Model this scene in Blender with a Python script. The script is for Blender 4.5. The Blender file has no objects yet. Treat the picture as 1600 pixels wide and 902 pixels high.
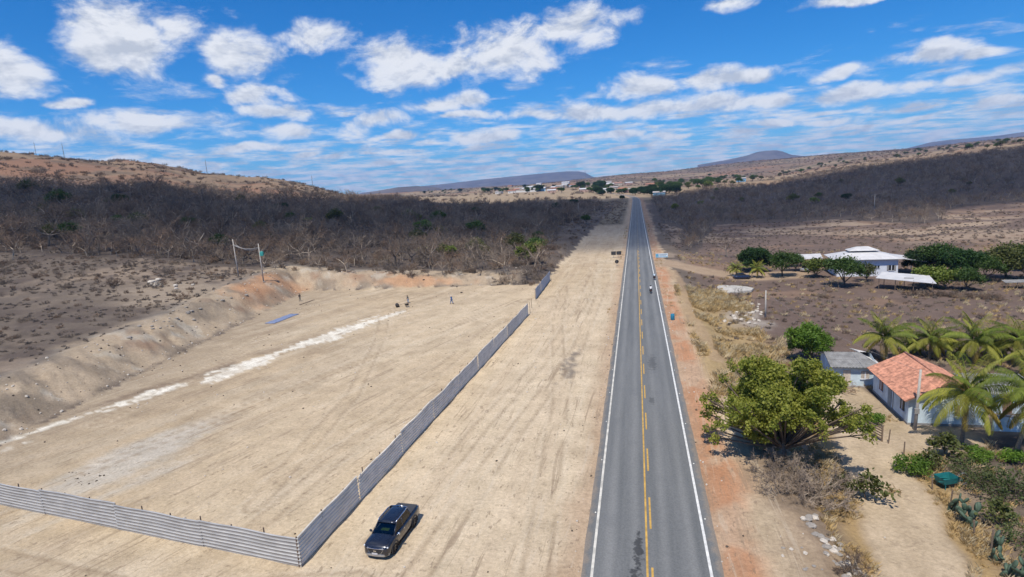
import bpy, math, random
import numpy as np
from mathutils import Matrix, Vector
random.seed(7); RNG = np.random.default_rng(7)
S = bpy.context.scene
COL = S.collection
R = math.radians
# ------------------------------------------------------------------ camera
F_PX, CAM_H, CAM_X = 900.0, 23.365, -0.39
YAW, PITCH, ROLL = R(12.528), R(10.013), R(3.5)
_fw = np.array([-math.sin(YAW) * math.cos(PITCH), math.cos(YAW) * math.cos(PITCH), -math.sin(PITCH)])
_r0 = np.array([math.cos(YAW), math.sin(YAW), 0.0]); _u0 = np.cross(_r0, _fw)
_r = _r0 * math.cos(ROLL) - _u0 * math.sin(ROLL); _u = _u0 * math.cos(ROLL) + _r0 * math.sin(ROLL)
ORG = np.array([CAM_X, 0.0, CAM_H])
cam = bpy.data.cameras.new('camera'); cam.sensor_width = 36; cam.sensor_fit = 'HORIZONTAL'
cam.lens = F_PX / 1600 * 36; cam.clip_start = 0.5; cam.clip_end = 40000
cam_o = bpy.data.objects.new('camera', cam); COL.objects.link(cam_o)
m = Matrix.Identity(4)
for i in range(3):
    m[i][0], m[i][1], m[i][2], m[i][3] = _r[i], _u[i], -_fw[i], ORG[i]
cam_o.matrix_world = m; S.camera = cam_o

def ray(px, py):
    d = _fw + _r * (px - 800) / F_PX - _u * (py - 451) / F_PX
    return d / np.linalg.norm(d)
def project(P):
    d = np.asarray(P, float) - ORG; z = np.maximum(d @ _fw, 1e-3)
    return 800 + F_PX * (d @ _r) / z, 451 - F_PX * (d @ _u) / z, d @ _fw
# ------------------------------------------------------------------ light
SUN_EL, SUN_AZ = R(62), R(-9)         # sun stands behind the camera; shadows fall along +Y, a touch to +X
SUN_STRENGTH, SKY_STRENGTH = 4.8, 0.1
sun_vec = Vector((math.sin(SUN_AZ) * math.cos(SUN_EL), -math.cos(SUN_AZ) * math.cos(SUN_EL), math.sin(SUN_EL)))
sl = bpy.data.lights.new('sun', 'SUN'); sl.energy = SUN_STRENGTH; sl.angle = R(0.5); sl.color = (1, 0.94, 0.84)
so = bpy.data.objects.new('sun', sl); COL.objects.link(so); so.location = (0, -50, 120)
so.rotation_euler = sun_vec.to_track_quat('Z', 'Y').to_euler()
S.view_settings.view_transform = 'Standard'; S.view_settings.look = 'None'
S.view_settings.exposure = 0.0; S.view_settings.gamma = 1.0; S.view_settings.use_curve_mapping = False
S.render.engine = 'CYCLES'
S.cycles.max_bounces = 6; S.cycles.diffuse_bounces = 3; S.cycles.glossy_bounces = 3; S.cycles.transparent_max_bounces = 12
S.cycles.volume_bounces = 0; S.cycles.use_denoising = True; S.cycles.use_adaptive_sampling = True
S.cycles.sample_clamp_indirect = 8

class NT:
    """small helper around a node tree"""
    def __init__(s, tree):
        s.t = tree; tree.nodes.clear()
    def n(s, typ, **kw):
        nd = s.t.nodes.new(typ)
        for k, v in kw.items():
            setattr(nd, k, v)
        return nd
    def put(s, sock, v):
        if isinstance(v, bpy.types.NodeSocket): s.t.links.new(v, sock)
        elif isinstance(v, bpy.types.Node): s.t.links.new(v.outputs[0], sock)
        else: sock.default_value = v
    def math(s, op, a, b=0.0, c=None, clamp=False):
        nd = s.n('ShaderNodeMath', operation=op); nd.use_clamp = clamp
        s.put(nd.inputs[0], a); s.put(nd.inputs[1], b)
        if c is not None: s.put(nd.inputs[2], c)
        return nd.outputs[0]
    def vmath(s, op, a, b=(0, 0, 0)):
        nd = s.n('ShaderNodeVectorMath', operation=op); s.put(nd.inputs[0], a); s.put(nd.inputs[1], b)
        return nd.outputs['Value'] if op in ('LENGTH', 'DOT_PRODUCT', 'DISTANCE') else nd.outputs[0]
    def noise(s, vec, scale, detail=4, rough=0.55, dist=0.0):
        nd = s.n('ShaderNodeTexNoise'); nd.inputs['Scale'].default_value = scale; nd.inputs['Detail'].default_value = detail
        nd.inputs['Roughness'].default_value = rough; nd.inputs['Distortion'].default_value = dist
        if vec is not None: s.t.links.new(vec, nd.inputs['Vector'])
        return nd.outputs['Fac']
    def maprange(s, v, a, b, c=0.0, d=1.0, smooth=True):
        nd = s.n('ShaderNodeMapRange'); nd.interpolation_type = 'SMOOTHSTEP' if smooth else 'LINEAR'
        s.put(nd.inputs[0], v)
        for i, q in enumerate((a, b, c, d)): s.put(nd.inputs[i + 1], q)
        return nd.outputs[0]
    def mix(s, f, a, b, mode='MIX'):
        nd = s.n('ShaderNodeMix', data_type='RGBA', blend_type=mode)
        s.put(nd.inputs[0], f)
        for i, q in ((6, a), (7, b)):
            if isinstance(q, tuple): nd.inputs[i].default_value = (*q[:3], 1)
            else: s.put(nd.inputs[i], q)
        return nd.outputs[2]
    def mapping(s, vec, scale=(1, 1, 1), rot=(0, 0, 0)):
        nd = s.n('ShaderNodeMapping'); nd.inputs['Scale'].default_value = scale; nd.inputs['Rotation'].default_value = rot
        s.t.links.new(vec, nd.inputs['Vector']); return nd.outputs[0]

# sky: Nishita with procedural fair-weather clouds
W = bpy.data.worlds.new('World'); S.world = W; W.use_nodes = True
k = NT(W.node_tree)
sky = k.n('ShaderNodeTexSky'); sky.sky_type = 'NISHITA'; sky.sun_disc = False
sky.sun_elevation = SUN_EL; sky.sun_rotation = math.atan2(sun_vec.x, sun_vec.y)
sky.altitude = 400; sky.air_density = 1.0; sky.dust_density = 0.05; sky.ozone_density = 1.0
tint = k.mix(1.0, sky.outputs[0], (0.33, 0.78, 1.30), 'MULTIPLY')
hs = k.n('ShaderNodeHueSaturation'); hs.inputs['Saturation'].default_value = 1.08; hs.inputs['Value'].default_value = 1.0
k.put(hs.inputs['Color'], tint)
tc = k.n('ShaderNodeTexCoord'); D = tc.outputs['Generated']
sep = k.n('ShaderNodeSeparateXYZ'); k.put(sep.inputs[0], D)
az = k.math('ARCTAN2', sep.outputs[0], sep.outputs[1]); el = k.math('ARCSINE', sep.outputs[2])
cmb = k.n('ShaderNodeCombineXYZ'); k.put(cmb.inputs[0], az); k.put(cmb.inputs[1], el); AE = cmb.outputs[0]
CLOUDS = [(185, 62, 118, 66), (275, 40, 55, 45), (365, 75, 66, 48), (140, 35, 60, 30), (505, 55, 44, 32), (15, 112, 82, 54), (400, 148, 64, 18), (690, 98, 135, 36), (790, 80, 90, 46),
          (885, 38, 95, 30), (630, 92, 85, 34), (705, 160, 58, 17), (738, 182, 42, 10), (420, 176, 58, 17), (430, 205, 66, 12), (255, 185, 110, 20),
          (60, 208, 120, 22), (100, 165, 34, 9), (590, 185, 56, 19), (332, 122, 26, 14), (622, 215, 34, 7), (825, 182, 46, 13), (1005, 137, 68, 19),
          (1160, 117, 74, 16), (1090, 126, 62, 15), (925, 177, 95, 18), (1050, 166, 120, 17), (1180, 161, 115, 15), (1340, 147, 120, 14), (1510, 126, 120, 14),
          (1320, 107, 40, 13), (1440, 92, 84, 17), (1530, 90, 55, 11), (1135, 5, 52, 13), (1330, 0, 65, 10), (750, 217, 48, 9), (160, 245, 50, 11),
          (280, 252, 46, 10), (400, 230, 50, 7), (490, 238, 40, 7), (1280, 190, 60, 8), (1420, 172, 60, 7), (1560, 160, 60, 9), (1200, 197, 40, 6), (960, 215, 50, 7), (1060, 215, 50, 6)]
wn_ = k.n('ShaderNodeTexNoise'); wn_.inputs['Scale'].default_value = 7.0; wn_.inputs['Detail'].default_value = 3; k.put(wn_.inputs['Vector'], k.mapping(AE, (1, 2.0, 1)))
AEW = k.vmath('ADD', AE, k.vmath('MULTIPLY', k.vmath('SUBTRACT', wn_.outputs['Color'], (0.5, 0.5, 0.5)), (0.15, 0.05, 0)))
best = None
for (cx, cy, rx, ry) in CLOUDS:
    c = ray(cx, cy); a0 = math.atan2(c[0], c[1]); e0 = math.asin(c[2])
    cl_, cr_ = ray(cx - rx, cy), ray(cx + rx, cy); t_, b_ = ray(cx, cy - ry), ray(cx, cy + ry)
    da = abs(math.atan2(cr_[0], cr_[1]) - math.atan2(cl_[0], cl_[1])) / 2
    de = abs(math.asin(t_[2]) - math.asin(b_[2])) / 2
    tl = (math.asin(cr_[2]) - math.asin(cl_[2])) / max(2 * da, 1e-6)     # slope of the picture's horizontal, half kept
    q = k.vmath('SUBTRACT', AEW, (a0, e0, 0))
    q = k.vmath('MULTIPLY', q, (1 / (da * 1.22), 1 / (de * 1.22), 0))
    v = k.math('SUBTRACT', 1.0, k.vmath('LENGTH', q))
    best = v if best is None else k.math('SMOOTH_MAX', best, v, 0.25)
nA = k.mapping(AE, (1, 1.7, 1))
f1 = k.noise(nA, 11, 7, 0.62, 0.25)
nB = k.mapping(k.vmath('ADD', AE, (0.0, 0.014, 0)), (1, 1.7, 1))
f2 = k.noise(nB, 11, 4, 0.62, 0.25)
zz = k.math('ADD', k.math('MAXIMUM', sep.outputs[2], 0.0), 0.075)
cp = k.n('ShaderNodeCombineXYZ'); k.put(cp.inputs[0], k.math('DIVIDE', sep.outputs[0], zz)); k.put(cp.inputs[1], k.math('DIVIDE', sep.outputs[1], zz))
low = k.noise(cp.outputs[0], 2.0, 6, 0.62, 0.2)
lowcov = k.maprange(el, R(0.0), R(14), 0.42, -0.28)
lowd = k.math('ADD', k.math('MULTIPLY', k.math('SUBTRACT', low, 0.5), 2.4), lowcov)
blob = k.math('ADD', k.math('MULTIPLY', k.math('MAXIMUM', best, -0.7), 0.95), k.math('MULTIPLY', k.math('SUBTRACT', f1, 0.5), 2.6))
high = k.maprange(el, R(24), R(34), 0.0, 1.0)                       # overhead and out of frame the same fair-weather cover goes on
over = k.math('ADD', k.math('MULTIPLY', k.math('SUBTRACT', k.noise(cp.outputs[0], 1.7, 5, 0.55), 0.50), 3.0), k.math('SUBTRACT', high, 1.0))
dens = k.math('MAXIMUM', k.math('MAXIMUM', blob, over), lowd)
alpha = k.maprange(dens, -0.02, 0.62)
alpha = k.math('MULTIPLY', alpha, k.maprange(dens, 0.0, 1.0, 0.82, 0.97))
emb = k.math('SUBTRACT', f1, f2)
lum = k.math('ADD', k.math('MULTIPLY', emb, 2.6), 0.80)
lum = k.math('SUBTRACT', lum, k.maprange(dens, 0.5, 1.4, 0.0, 0.05))
lum = k.math('MAXIMUM', k.math('MINIMUM', lum, 1.0), 0.5)
ccol = k.mix(k.maprange(lum, 0.5, 0.92, 0, 1, False), (0.60, 0.65, 0.74), (0.94, 0.96, 1.0))
b1 = k.n('ShaderNodeBackground'); k.put(b1.inputs[0], hs.outputs[0]); b1.inputs[1].default_value = SKY_STRENGTH
b2 = k.n('ShaderNodeBackground'); k.put(b2.inputs[0], ccol); b2.inputs[1].default_value = 0.97
mx = k.n('ShaderNodeMixShader'); k.put(mx.inputs[0], alpha); k.put(mx.inputs[1], b1.outputs[0]); k.put(mx.inputs[2], b2.outputs[0])
wo = k.n('ShaderNodeOutputWorld'); k.put(wo.inputs[0], mx.outputs[0])
W.cycles.sampling_method = 'MANUAL'; W.cycles.sample_map_resolution = 512
# ------------------------------------------------------------------ helpers: objects
def tag(o, label=None, cat=None, group=None, kind=None):
    if label: o['label'] = label
    if cat: o['category'] = cat
    if group: o['group'] = group
    if kind: o['kind'] = kind
    return o
def empty(name, loc, rz=0.0, label=None, cat=None, group=None, scale=1.0):
    o = bpy.data.objects.new(name, None); COL.objects.link(o); o.empty_display_size = 0.2
    o.location = loc; o.rotation_euler = (0, 0, rz); o.scale = (scale,) * 3
    return tag(o, label, cat, group)
def link(name, me, parent=None, loc=(0, 0, 0), rot=(0, 0, 0), scale=(1, 1, 1)):
    o = bpy.data.objects.new(name, me); COL.objects.link(o)
    o.location = loc; o.rotation_euler = rot; o.scale = scale
    if parent: o.parent = parent
    return o
KIDS = {}
def children(o):
    return [c for c in o.children]
def copy_tree(o, loc=None, rz=None, scale=None, parent=None):
    c = o.copy(); COL.objects.link(c); c.parent = parent
    if loc is not None: c.location = loc
    if rz is not None: c.rotation_euler = (0, 0, rz)
    if scale is not None: c.scale = (scale,) * 3
    for ch in children(o): copy_tree(ch, parent=c)
    return c

class MB:
    """collects vertices and faces of ONE mesh"""
    def __init__(s): s.v = []; s.f = []; s.mi = []; s.cur = 0
    def add(s, vs, fs):
        b = len(s.v); s.v += [tuple(map(float, p)) for p in vs]
        for f in fs: s.f.append(tuple(b + i for i in f)); s.mi.append(s.cur)
    def box(s, x0, x1, y0, y1, z0, z1):
        s.add([(x0, y0, z0), (x1, y0, z0), (x1, y1, z0), (x0, y1, z0), (x0, y0, z1), (x1, y0, z1), (x1, y1, z1), (x0, y1, z1)],
              [(3, 2, 1, 0), (4, 5, 6, 7), (0, 1, 5, 4), (1, 2, 6, 5), (2, 3, 7, 6), (3, 0, 4, 7)])
    def tube(s, pts, rad, n=6, cap=True):
        pts = [np.array(p, float) for p in pts]; k0 = len(pts)
        if not hasattr(rad, '__len__'): rad = [rad] * k0
        rings = []; ref = None
        for i, p in enumerate(pts):
            t = pts[min(i + 1, k0 - 1)] - pts[max(i - 1, 0)]; t = t / (np.linalg.norm(t) + 1e-9)
            if ref is None: ref = np.array([1, 0, 0]) if abs(t[0]) < 0.8 else np.array([0, 1, 0])
            a = np.cross(t, ref); a /= np.linalg.norm(a) + 1e-9; b = np.cross(t, a)
            ref = np.cross(a, t)
            rings.append([p + rad[i] * (a * math.cos(2 * math.pi * j / n) + b * math.sin(2 * math.pi * j / n)) for j in range(n)])
        vs = [q for rg in rings for q in rg]; fs = []
        for i in range(k0 - 1):
            for j in range(n):
                fs.append((i * n + j, i * n + (j + 1) % n, (i + 1) * n + (j + 1) % n, (i + 1) * n + j))
        if cap: fs += [tuple(range(n - 1, -1, -1)), tuple((k0 - 1) * n + j for j in range(n))]
        s.add(vs, fs)
    def spike(s, p, q, r):
        p = np.array(p, float); q = np.array(q, float); t = q - p; t /= np.linalg.norm(t) + 1e-9
        ref = np.array([0, 0, 1.]) if abs(t[2]) < 0.8 else np.array([1., 0, 0]); a = np.cross(t, ref); a /= np.linalg.norm(a) + 1e-9; b = np.cross(t, a)
        s.add([p + r * a, p - r * (0.5 * a - 0.87 * b), p - r * (0.5 * a + 0.87 * b), q], [(0, 1, 3), (1, 2, 3), (2, 0, 3)])
    def loft(s, rings, closed=True, cap=True):
        n = len(rings[0]); vs = [q for rg in rings for q in rg]; fs = []
        for i in range(len(rings) - 1):
            for j in range(n if closed else n - 1):
                fs.append((i * n + j, i * n + (j + 1) % n, (i + 1) * n + (j + 1) % n, (i + 1) * n + j))
        if cap: fs += [tuple(range(n - 1, -1, -1)), tuple((len(rings) - 1) * n + j for j in range(n))]
        s.add(vs, fs)
    def ball(s, c, r, nu=8, nv=6, sc=(1, 1, 1)):
        rings = []
        for i in range(1, nv):
            th = math.pi * i / nv
            rings.append([(c[0] + r * sc[0] * math.sin(th) * math.cos(2 * math.pi * j / nu), c[1] + r * sc[1] * math.sin(th) * math.sin(2 * math.pi * j / nu), c[2] - r * sc[2] * math.cos(th)) for j in range(nu)])
        s.loft(rings, True, True)
    def mesh(s, name, mats, smooth=False):
        me = bpy.data.meshes.new(name); me.from_pydata(s.v, [], s.f)
        for mm in (mats if isinstance(mats, (list, tuple)) else [mats]): me.materials.append(mm)
        if any(s.mi): me.polygons.foreach_set('material_index', s.mi)
        if smooth: me.polygons.foreach_set('use_smooth', [True] * len(s.f))
        me.update(); return me
    def build(s, name, mats, parent=None, smooth=False, **kw):
        return link(name, s.mesh(name, mats, smooth), parent, **kw)

def bevel(o, w=0.02, seg=1):
    md = o.modifiers.new('bevel', 'BEVEL'); md.width = w; md.segments = seg; md.limit_method = 'ANGLE'; md.angle_limit = R(35); return o
# ------------------------------------------------------------------ helpers: materials
MATS = {}
def mat(name, col, rough=0.8, var=0.2, scale=3.0, metal=0.0, bump=0.0, bscale=None, spec=0.3, col2=None, coat=0.0, island=0.0, objrand=0.0, stretch=None):
    if name in MATS: return MATS[name]
    ma = bpy.data.materials.new(name); ma.use_nodes = True; q = NT(ma.node_tree)
    out = q.n('ShaderNodeOutputMaterial'); bs = q.n('ShaderNodeBsdfPrincipled'); q.put(out.inputs[0], bs.outputs[0])
    co = q.n('ShaderNodeTexCoord').outputs['Object']
    if stretch: co = q.mapping(co, stretch)
    n1 = q.noise(co, scale, 5, 0.6)
    c2 = col2 or tuple(c * (1 - var) for c in col); c1 = col if col2 else tuple(min(1, c * (1 + var * 0.7)) for c in col)
    c = q.mix(q.maprange(n1, 0.3, 0.7), c2, c1)
    if island:
        g = q.n('ShaderNodeNewGeometry'); c = q.mix(1.0, c, q.mix(g.outputs['Random Per Island'], (1 - island,) * 3, (1 + island,) * 3), 'MULTIPLY')
    if objrand:
        oi = q.n('ShaderNodeObjectInfo'); c = q.mix(1.0, c, q.mix(oi.outputs['Random'], (1 - objrand, 1 - objrand, 1 - objrand * 0.9), (1 + objrand, 1 + objrand * 0.85, 1 + objrand * 0.7)), 'MULTIPLY')
    q.put(bs.inputs['Base Color'], c); bs.inputs['Metallic'].default_value = metal
    q.put(bs.inputs['Roughness'], q.maprange(n1, 0.2, 0.8, max(0, rough - 0.08), min(1, rough + 0.08)))
    bs.inputs['Specular IOR Level'].default_value = spec; bs.inputs['Coat Weight'].default_value = coat; bs.inputs['Coat Roughness'].default_value = 0.05
    if bump:
        bp = q.n('ShaderNodeBump'); bp.inputs['Strength'].default_value = bump; bp.inputs['Distance'].default_value = 0.05
        q.put(bp.inputs['Height'], q.noise(co, bscale or scale * 4, 4)); q.put(bs.inputs['Normal'], bp.outputs[0])
    MATS[name] = ma; return ma
def leafmat(name, c1, c2, trans=0.3, rnd=0.25):
    if name in MATS: return MATS[name]
    ma = bpy.data.materials.new(name); ma.use_nodes = True; q = NT(ma.node_tree)
    out = q.n('ShaderNodeOutputMaterial'); g = q.n('ShaderNodeNewGeometry'); oi = q.n('ShaderNodeObjectInfo')
    co = q.n('ShaderNodeTexCoord').outputs['Object']
    f = q.math('ADD', q.math('MULTIPLY', g.outputs['Random Per Island'], 0.55), q.math('MULTIPLY', q.maprange(q.noise(co, 0.7, 3), 0.3, 0.7), 0.45))
    c = q.mix(f, c1, c2)
    c = q.mix(1.0, c, q.mix(oi.outputs['Random'], (1 - rnd, 1 - rnd, 1 - rnd), (1 + rnd, 1 + rnd, 1 + rnd * 0.6)), 'MULTIPLY')
    bs = q.n('ShaderNodeBsdfPrincipled'); q.put(bs.inputs['Base Color'], c); bs.inputs['Roughness'].default_value = 0.55; bs.inputs['Specular IOR Level'].default_value = 0.25
    tr = q.n('ShaderNodeBsdfTranslucent'); q.put(tr.inputs[0], q.mix(1.0, c, (1.25, 1.35, 0.7), 'MULTIPLY'))
    mxs = q.n('ShaderNodeMixShader'); mxs.inputs[0].default_value = trans; q.put(mxs.inputs[1], bs.outputs[0]); q.put(mxs.inputs[2], tr.outputs[0]); q.put(out.inputs[0], mxs.outputs[0])
    MATS[name] = ma; return ma
# ------------------------------------------------------------------ terrain
class VN:
    def __init__(s, seed): s.t = np.random.default_rng(seed).random((256, 256))
    def __call__(s, x, y):
        xi = np.floor(x).astype(int); yi = np.floor(y).astype(int); fx = x - xi; fy = y - yi
        fx = fx * fx * (3 - 2 * fx); fy = fy * fy * (3 - 2 * fy); t = s.t
        a = t[xi & 255, yi & 255]; b = t[(xi + 1) & 255, yi & 255]; c = t[xi & 255, (yi + 1) & 255]; d = t[(xi + 1) & 255, (yi + 1) & 255]
        return (a * (1 - fx) + b * fx) * (1 - fy) + (c * (1 - fx) + d * fx) * fy
_vn = [VN(i) for i in range(6)]
def fbm(x, y, scale, oct=4, seed=0, gain=0.5):
    x = np.asarray(x, float) / scale; y = np.asarray(y, float) / scale; s = 0; a = 1; n = 0
    for o in range(oct):
        s = s + a * _vn[(seed + o) % 6](x + 17.3 * o + seed * 5.1, y - 9.7 * o + seed * 3.3); n += a; a *= gain; x = x * 2.03; y = y * 2.03
    return s / n
def sstep(a, b, v):
    t = np.clip((v - a) / (b - a), 0, 1); return t * t * (3 - 2 * t)
AZ = np.array([-110, -75, -53.4, -45.4, -35.7, -24.3, -11.9, 0.4, 11.7, 21.2, 29.1, 60, 110])
DD = np.array([0, 60, 130, 200, 300, 450, 700, 1000, 1600, 3000, 6000, 15000.])
ZT = np.array([
 [2, 4, 7, 12, 20, 36, 60, 70, 60, 40, 20, 0],
 [2, 4, 7, 12, 22, 40, 70, 85, 70, 45, 20, 0],
 [2, 2.4, 4.4, 10.0, 22, 42, 80, 85, 60, 35, 15, 0],
 [2, 2.2, 4.0, 10.0, 22, 40, 68, 70, 45, 30, 15, 0],
 [1, 1.6, 3.6, 7.4, 14, 25, 52, 48, 30, 28, 15, 0],
 [0, 0, 2, 4, 8, 15, 16, 14, 16, 26, 20, 0],
 [0, 0, 1, 2, 3, 4.5, 6.5, 10.5, 16, 26, 25, 0],
 [0, 0, 0, 0.2, 0.4, 0.8, 2, 6, 14, 50, 50, 0],
 [0, -1.8, -1.8, -1.6, -1.2, 0, 3, 8, 15, 70, 60, 0],
 [0, -1.8, -1.8, -1.6, -1, 2.5, 14, 25, 38, 78, 60, 0],
 [0, -1.8, -1.8, -1.6, -1, 1.5, 19, 35, 50, 92, 70, 0],
 [0, -1.8, -1.8, -1.6, -1, 6, 22, 40, 60, 95, 70, 0],
 [0, -1.8, -1.8, -1.6, 0, 6, 20, 36, 50, 70, 50, 0]], float)
def _hermite(t): return t * t * (3 - 2 * t)
def table_z(x, y):
    dx = x - CAM_X; d = np.hypot(dx, y); a = np.degrees(np.arctan2(dx, y))
    a = np.clip(a, AZ[0], AZ[-1] - 1e-6); i = np.clip(np.searchsorted(AZ, a, 'right') - 1, 0, len(AZ) - 2)
    fa = _hermite((a - AZ[i]) / (AZ[i + 1] - AZ[i]))
    dc = np.clip(d, 0, DD[-1] - 1e-3); j = np.clip(np.searchsorted(DD, dc, 'right') - 1, 0, len(DD) - 2)
    fd = (dc - DD[j]) / (DD[j + 1] - DD[j])
    # catmull-rom along distance for smooth slopes
    def cr(ii):
        j0 = np.clip(j - 1, 0, len(DD) - 1); j3 = np.clip(j + 2, 0, len(DD) - 1)
        p0, p1, p2, p3 = ZT[ii, j0], ZT[ii, j], ZT[ii, j + 1], ZT[ii, j3]; h = DD[j + 1] - DD[j]
        m1 = (p2 - p0) / np.maximum(DD[j + 1] - DD[j0], 1) * h; m2 = (p3 - p1) / np.maximum(DD[j3] - DD[j], 1) * h
        t = fd; return (2 * t**3 - 3 * t**2 + 1) * p1 + (t**3 - 2 * t**2 + t) * m1 + (-2 * t**3 + 3 * t**2) * p2 + (t**3 - t**2) * m2
    return cr(i) * (1 - fa) + cr(i + 1) * fa
def road_x(y): return -0.00042 * np.maximum(np.asarray(y, float) - 620, 0) ** 2
def road_z(y): return np.interp(y, [-200, 300, 500, 700, 850, 1000, 1400], [0, 0, 0.6, 2.0, 3.2, 4.0, 6.0])
def lot_left(y): return np.interp(y, [-40, 20, 44, 74, 132, 200], [-60, -63, -66, -72, -84, -96])
def lot_back(x): return np.interp(x, [-90, -60, -35, -22], [131, 133, 134, 134])
def verge_left(y): return np.interp(y, [0, 134, 180, 250, 400, 600, 900], [-23, -23, -22, -22, -20, -14, -9])
def zones(x, y):
    rx = road_x(y)
    lot = np.maximum(np.maximum(lot_left(y) - x, y - lot_back(x)), x + 21)
    cor_l = verge_left(y) - (x - rx); cor_r = (x - rx) - np.interp(y, [0, 40, 60, 100, 200], [9.2, 9.2, 8.2, 8, 7])
    return lot, cor_l, cor_r
def gz(x, y):
    x = np.asarray(x, float); y = np.asarray(y, float)
    lot, cl, cr = zones(x, y)
    dl = np.minimum(lot, np.maximum(cl, -30)); dl = np.where(cr > 0, 0, np.maximum(dl, 0))
    wob = (fbm(x, y, 9, 3, 1) - 0.5)
    wl = sstep(0.0, 1.0, (dl + wob * 5 * (dl > 0.2)) / (8.5 - 3 * sstep(-80, -50, x) * sstep(120, 130, y)))
    wr = sstep(0.3, 5.0, np.maximum(cr, 0) + wob * 1.5)
    tz = table_z(x, y); d = np.hypot(x - CAM_X, y)
    rough = (fbm(x, y, 14, 4, 2) - 0.5) * 0.9 + (fbm(x, y, 60, 4, 3) - 0.5) * 3.0 * sstep(120, 320, d) + (fbm(x, y, 420, 5, 4) - 0.5) * 26 * sstep(700, 2200, d)
    gul = (fbm(x * 1.0, y * 0.35, 70, 4, 5) - 0.5) * 22 * sstep(480, 700, d) * sstep(-20, -40, np.degrees(np.arctan2(x, y)))
    pad = np.maximum(sstep(1.25, 0.9, np.hypot((x - 32) / 16, (y - 62) / 17)), sstep(1.2, 0.9, np.hypot((x - 50) / 16, (y - 145) / 22)))
    rough = rough * (1 - pad); tz = tz * (1 - pad) - 1.8 * pad
    w = np.where(cr > 0, wr, wl)
    base = road_z(y) * sstep(200, 300, y)
    z = base * (1 - w) + (tz + rough * np.clip(w, 0, 1) * sstep(0, 60, np.maximum(np.maximum(dl, cr), 0) + 20) + gul) * w
    # spoil ridge along the top of the cut
    z = z + 0.7 * np.exp(-((dl - 11.5) / 2.2) ** 2) * (cr <= 0) * sstep(-22, -60, x) * (fbm(x, y, 5, 3, 3) + 0.2) * sstep(150, 130, y)
    bz_ = sstep(0.5, 3, dl) * sstep(13, 8, dl) * (cr <= 0) * sstep(-26, -36, x) * sstep(150, 140, y)
    z = z + bz_ * (np.abs(fbm(x * 0.35 + y * 0.9, (x * 0.9 - y * 0.35) * 0.12, 1.3, 3, 1) - 0.5) * -1.3 + 0.2 + (fbm(x, y, 0.9, 2, 5) - 0.5) * 0.35)
    z = z + (fbm(x, y, 2.2, 3, 4) - 0.5) * 0.10 * (1 - w) * (np.abs(x - road_x(y)) > 4.4) * sstep(4.3, 7, np.abs(x - road_x(y)))
    z = np.where(np.abs(x - road_x(y)) < 4.6, base - 0.05 , z)
    return z
def g1(x, y): return float(gz(np.array([x]), np.array([y]))[0])
_T = np.geomspace(28, 10500, 900)
def hit(px, py):
    d = ray(px, py); P = ORG + d * _T[:, None]; h = P[:, 2] - gz(P[:, 0], P[:, 1]); i = int(np.argmax(h < 0))
    if h[i] >= 0: i = len(_T) - 1
    a, b = _T[max(i - 1, 0)], _T[i]
    for _ in range(18):
        mm = (a + b) / 2; p = ORG + d * mm
        if p[2] - g1(p[0], p[1]) < 0: b = mm
        else: a = mm
    p = ORG + d * b; return Vector((p[0], p[1], g1(p[0], p[1])))
def hits(lst): return [hit(*p) for p in lst]
def inpoly(px, py, poly):
    ins = np.zeros(px.shape, bool); n = len(poly)
    for i in range(n):
        x1, y1 = poly[i]; x2, y2 = poly[(i + 1) % n]
        if y1 == y2: continue
        c = ((y1 > py) != (y2 > py)) & (px < (x2 - x1) * (py - y1) / (y2 - y1) + x1); ins ^= c
    return ins
def polydist(x, y, pts):
    best = np.full(x.shape, 1e9); tt = np.zeros(x.shape); acc = 0
    for (a, b) in zip(pts[:-1], pts[1:]):
        ax, ay, bx, by = a[0], a[1], b[0], b[1]; L2 = (bx - ax) ** 2 + (by - ay) ** 2
        t = np.clip(((x - ax) * (bx - ax) + (y - ay) * (by - ay)) / L2, 0, 1); dd = np.hypot(x - ax - t * (bx - ax), y - ay - t * (by - ay))
        s_ = dd < best; best = np.where(s_, dd, best); tt = np.where(s_, acc + t * math.sqrt(L2), tt); acc += math.sqrt(L2)
    return best, tt
LEFT_FOREST = [(-900, 470), (-300, 425), (0, 395), (120, 402), (250, 405), (345, 416), (420, 424), (520, 427), (640, 434), (760, 444), (835, 446), (858, 432), (880, 402), (866, 385), (868, 372), (884, 352), (925, 334), (945, 326), (935, 317),
               (800, 319), (690, 322), (640, 313), (560, 312), (480, 309), (400, 302), (330, 296), (250, 293), (130, 294), (60, 291), (0, 287), (-300, 300), (-900, 330)]
RIGHT_FOREST = [(1016, 312), (1020, 346), (1045, 352), (1066, 358), (1062, 392), (1090, 398), (1102, 372), (1120, 352), (1180, 348), (1260, 346), (1310, 343), (1380, 347), (1440, 350), (1480, 346), (1462, 334), (1520, 322), (1600, 316), (1900, 300), (2300, 290),
                (2300, 150), (1900, 190), (1600, 232), (1520, 241), (1450, 250), (1330, 264), (1250, 278), (1200, 291), (1120, 293), (1060, 306)]
def vert_np(name, V, Fq, mats, smooth=True):
    me = bpy.data.meshes.new(name); me.vertices.add(len(V)); me.vertices.foreach_set('co', np.asarray(V, np.float32).ravel())
    k_ = Fq.shape[1]; me.loops.add(Fq.size); me.loops.foreach_set('vertex_index', Fq.astype(np.int32).ravel())
    me.polygons.add(len(Fq)); me.polygons.foreach_set('loop_start', np.arange(0, Fq.size, k_, dtype=np.int32)); me.polygons.foreach_set('loop_total', np.full(len(Fq), k_, np.int32))
    if smooth: me.polygons.foreach_set('use_smooth', np.ones(len(Fq), bool))
    for mm in mats: me.materials.append(mm)
    me.update(calc_edges=True); return me
rings = np.concatenate([[4.0, 8.0, 12.0, 16.0], np.geomspace(19, 11300, 670)])
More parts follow.
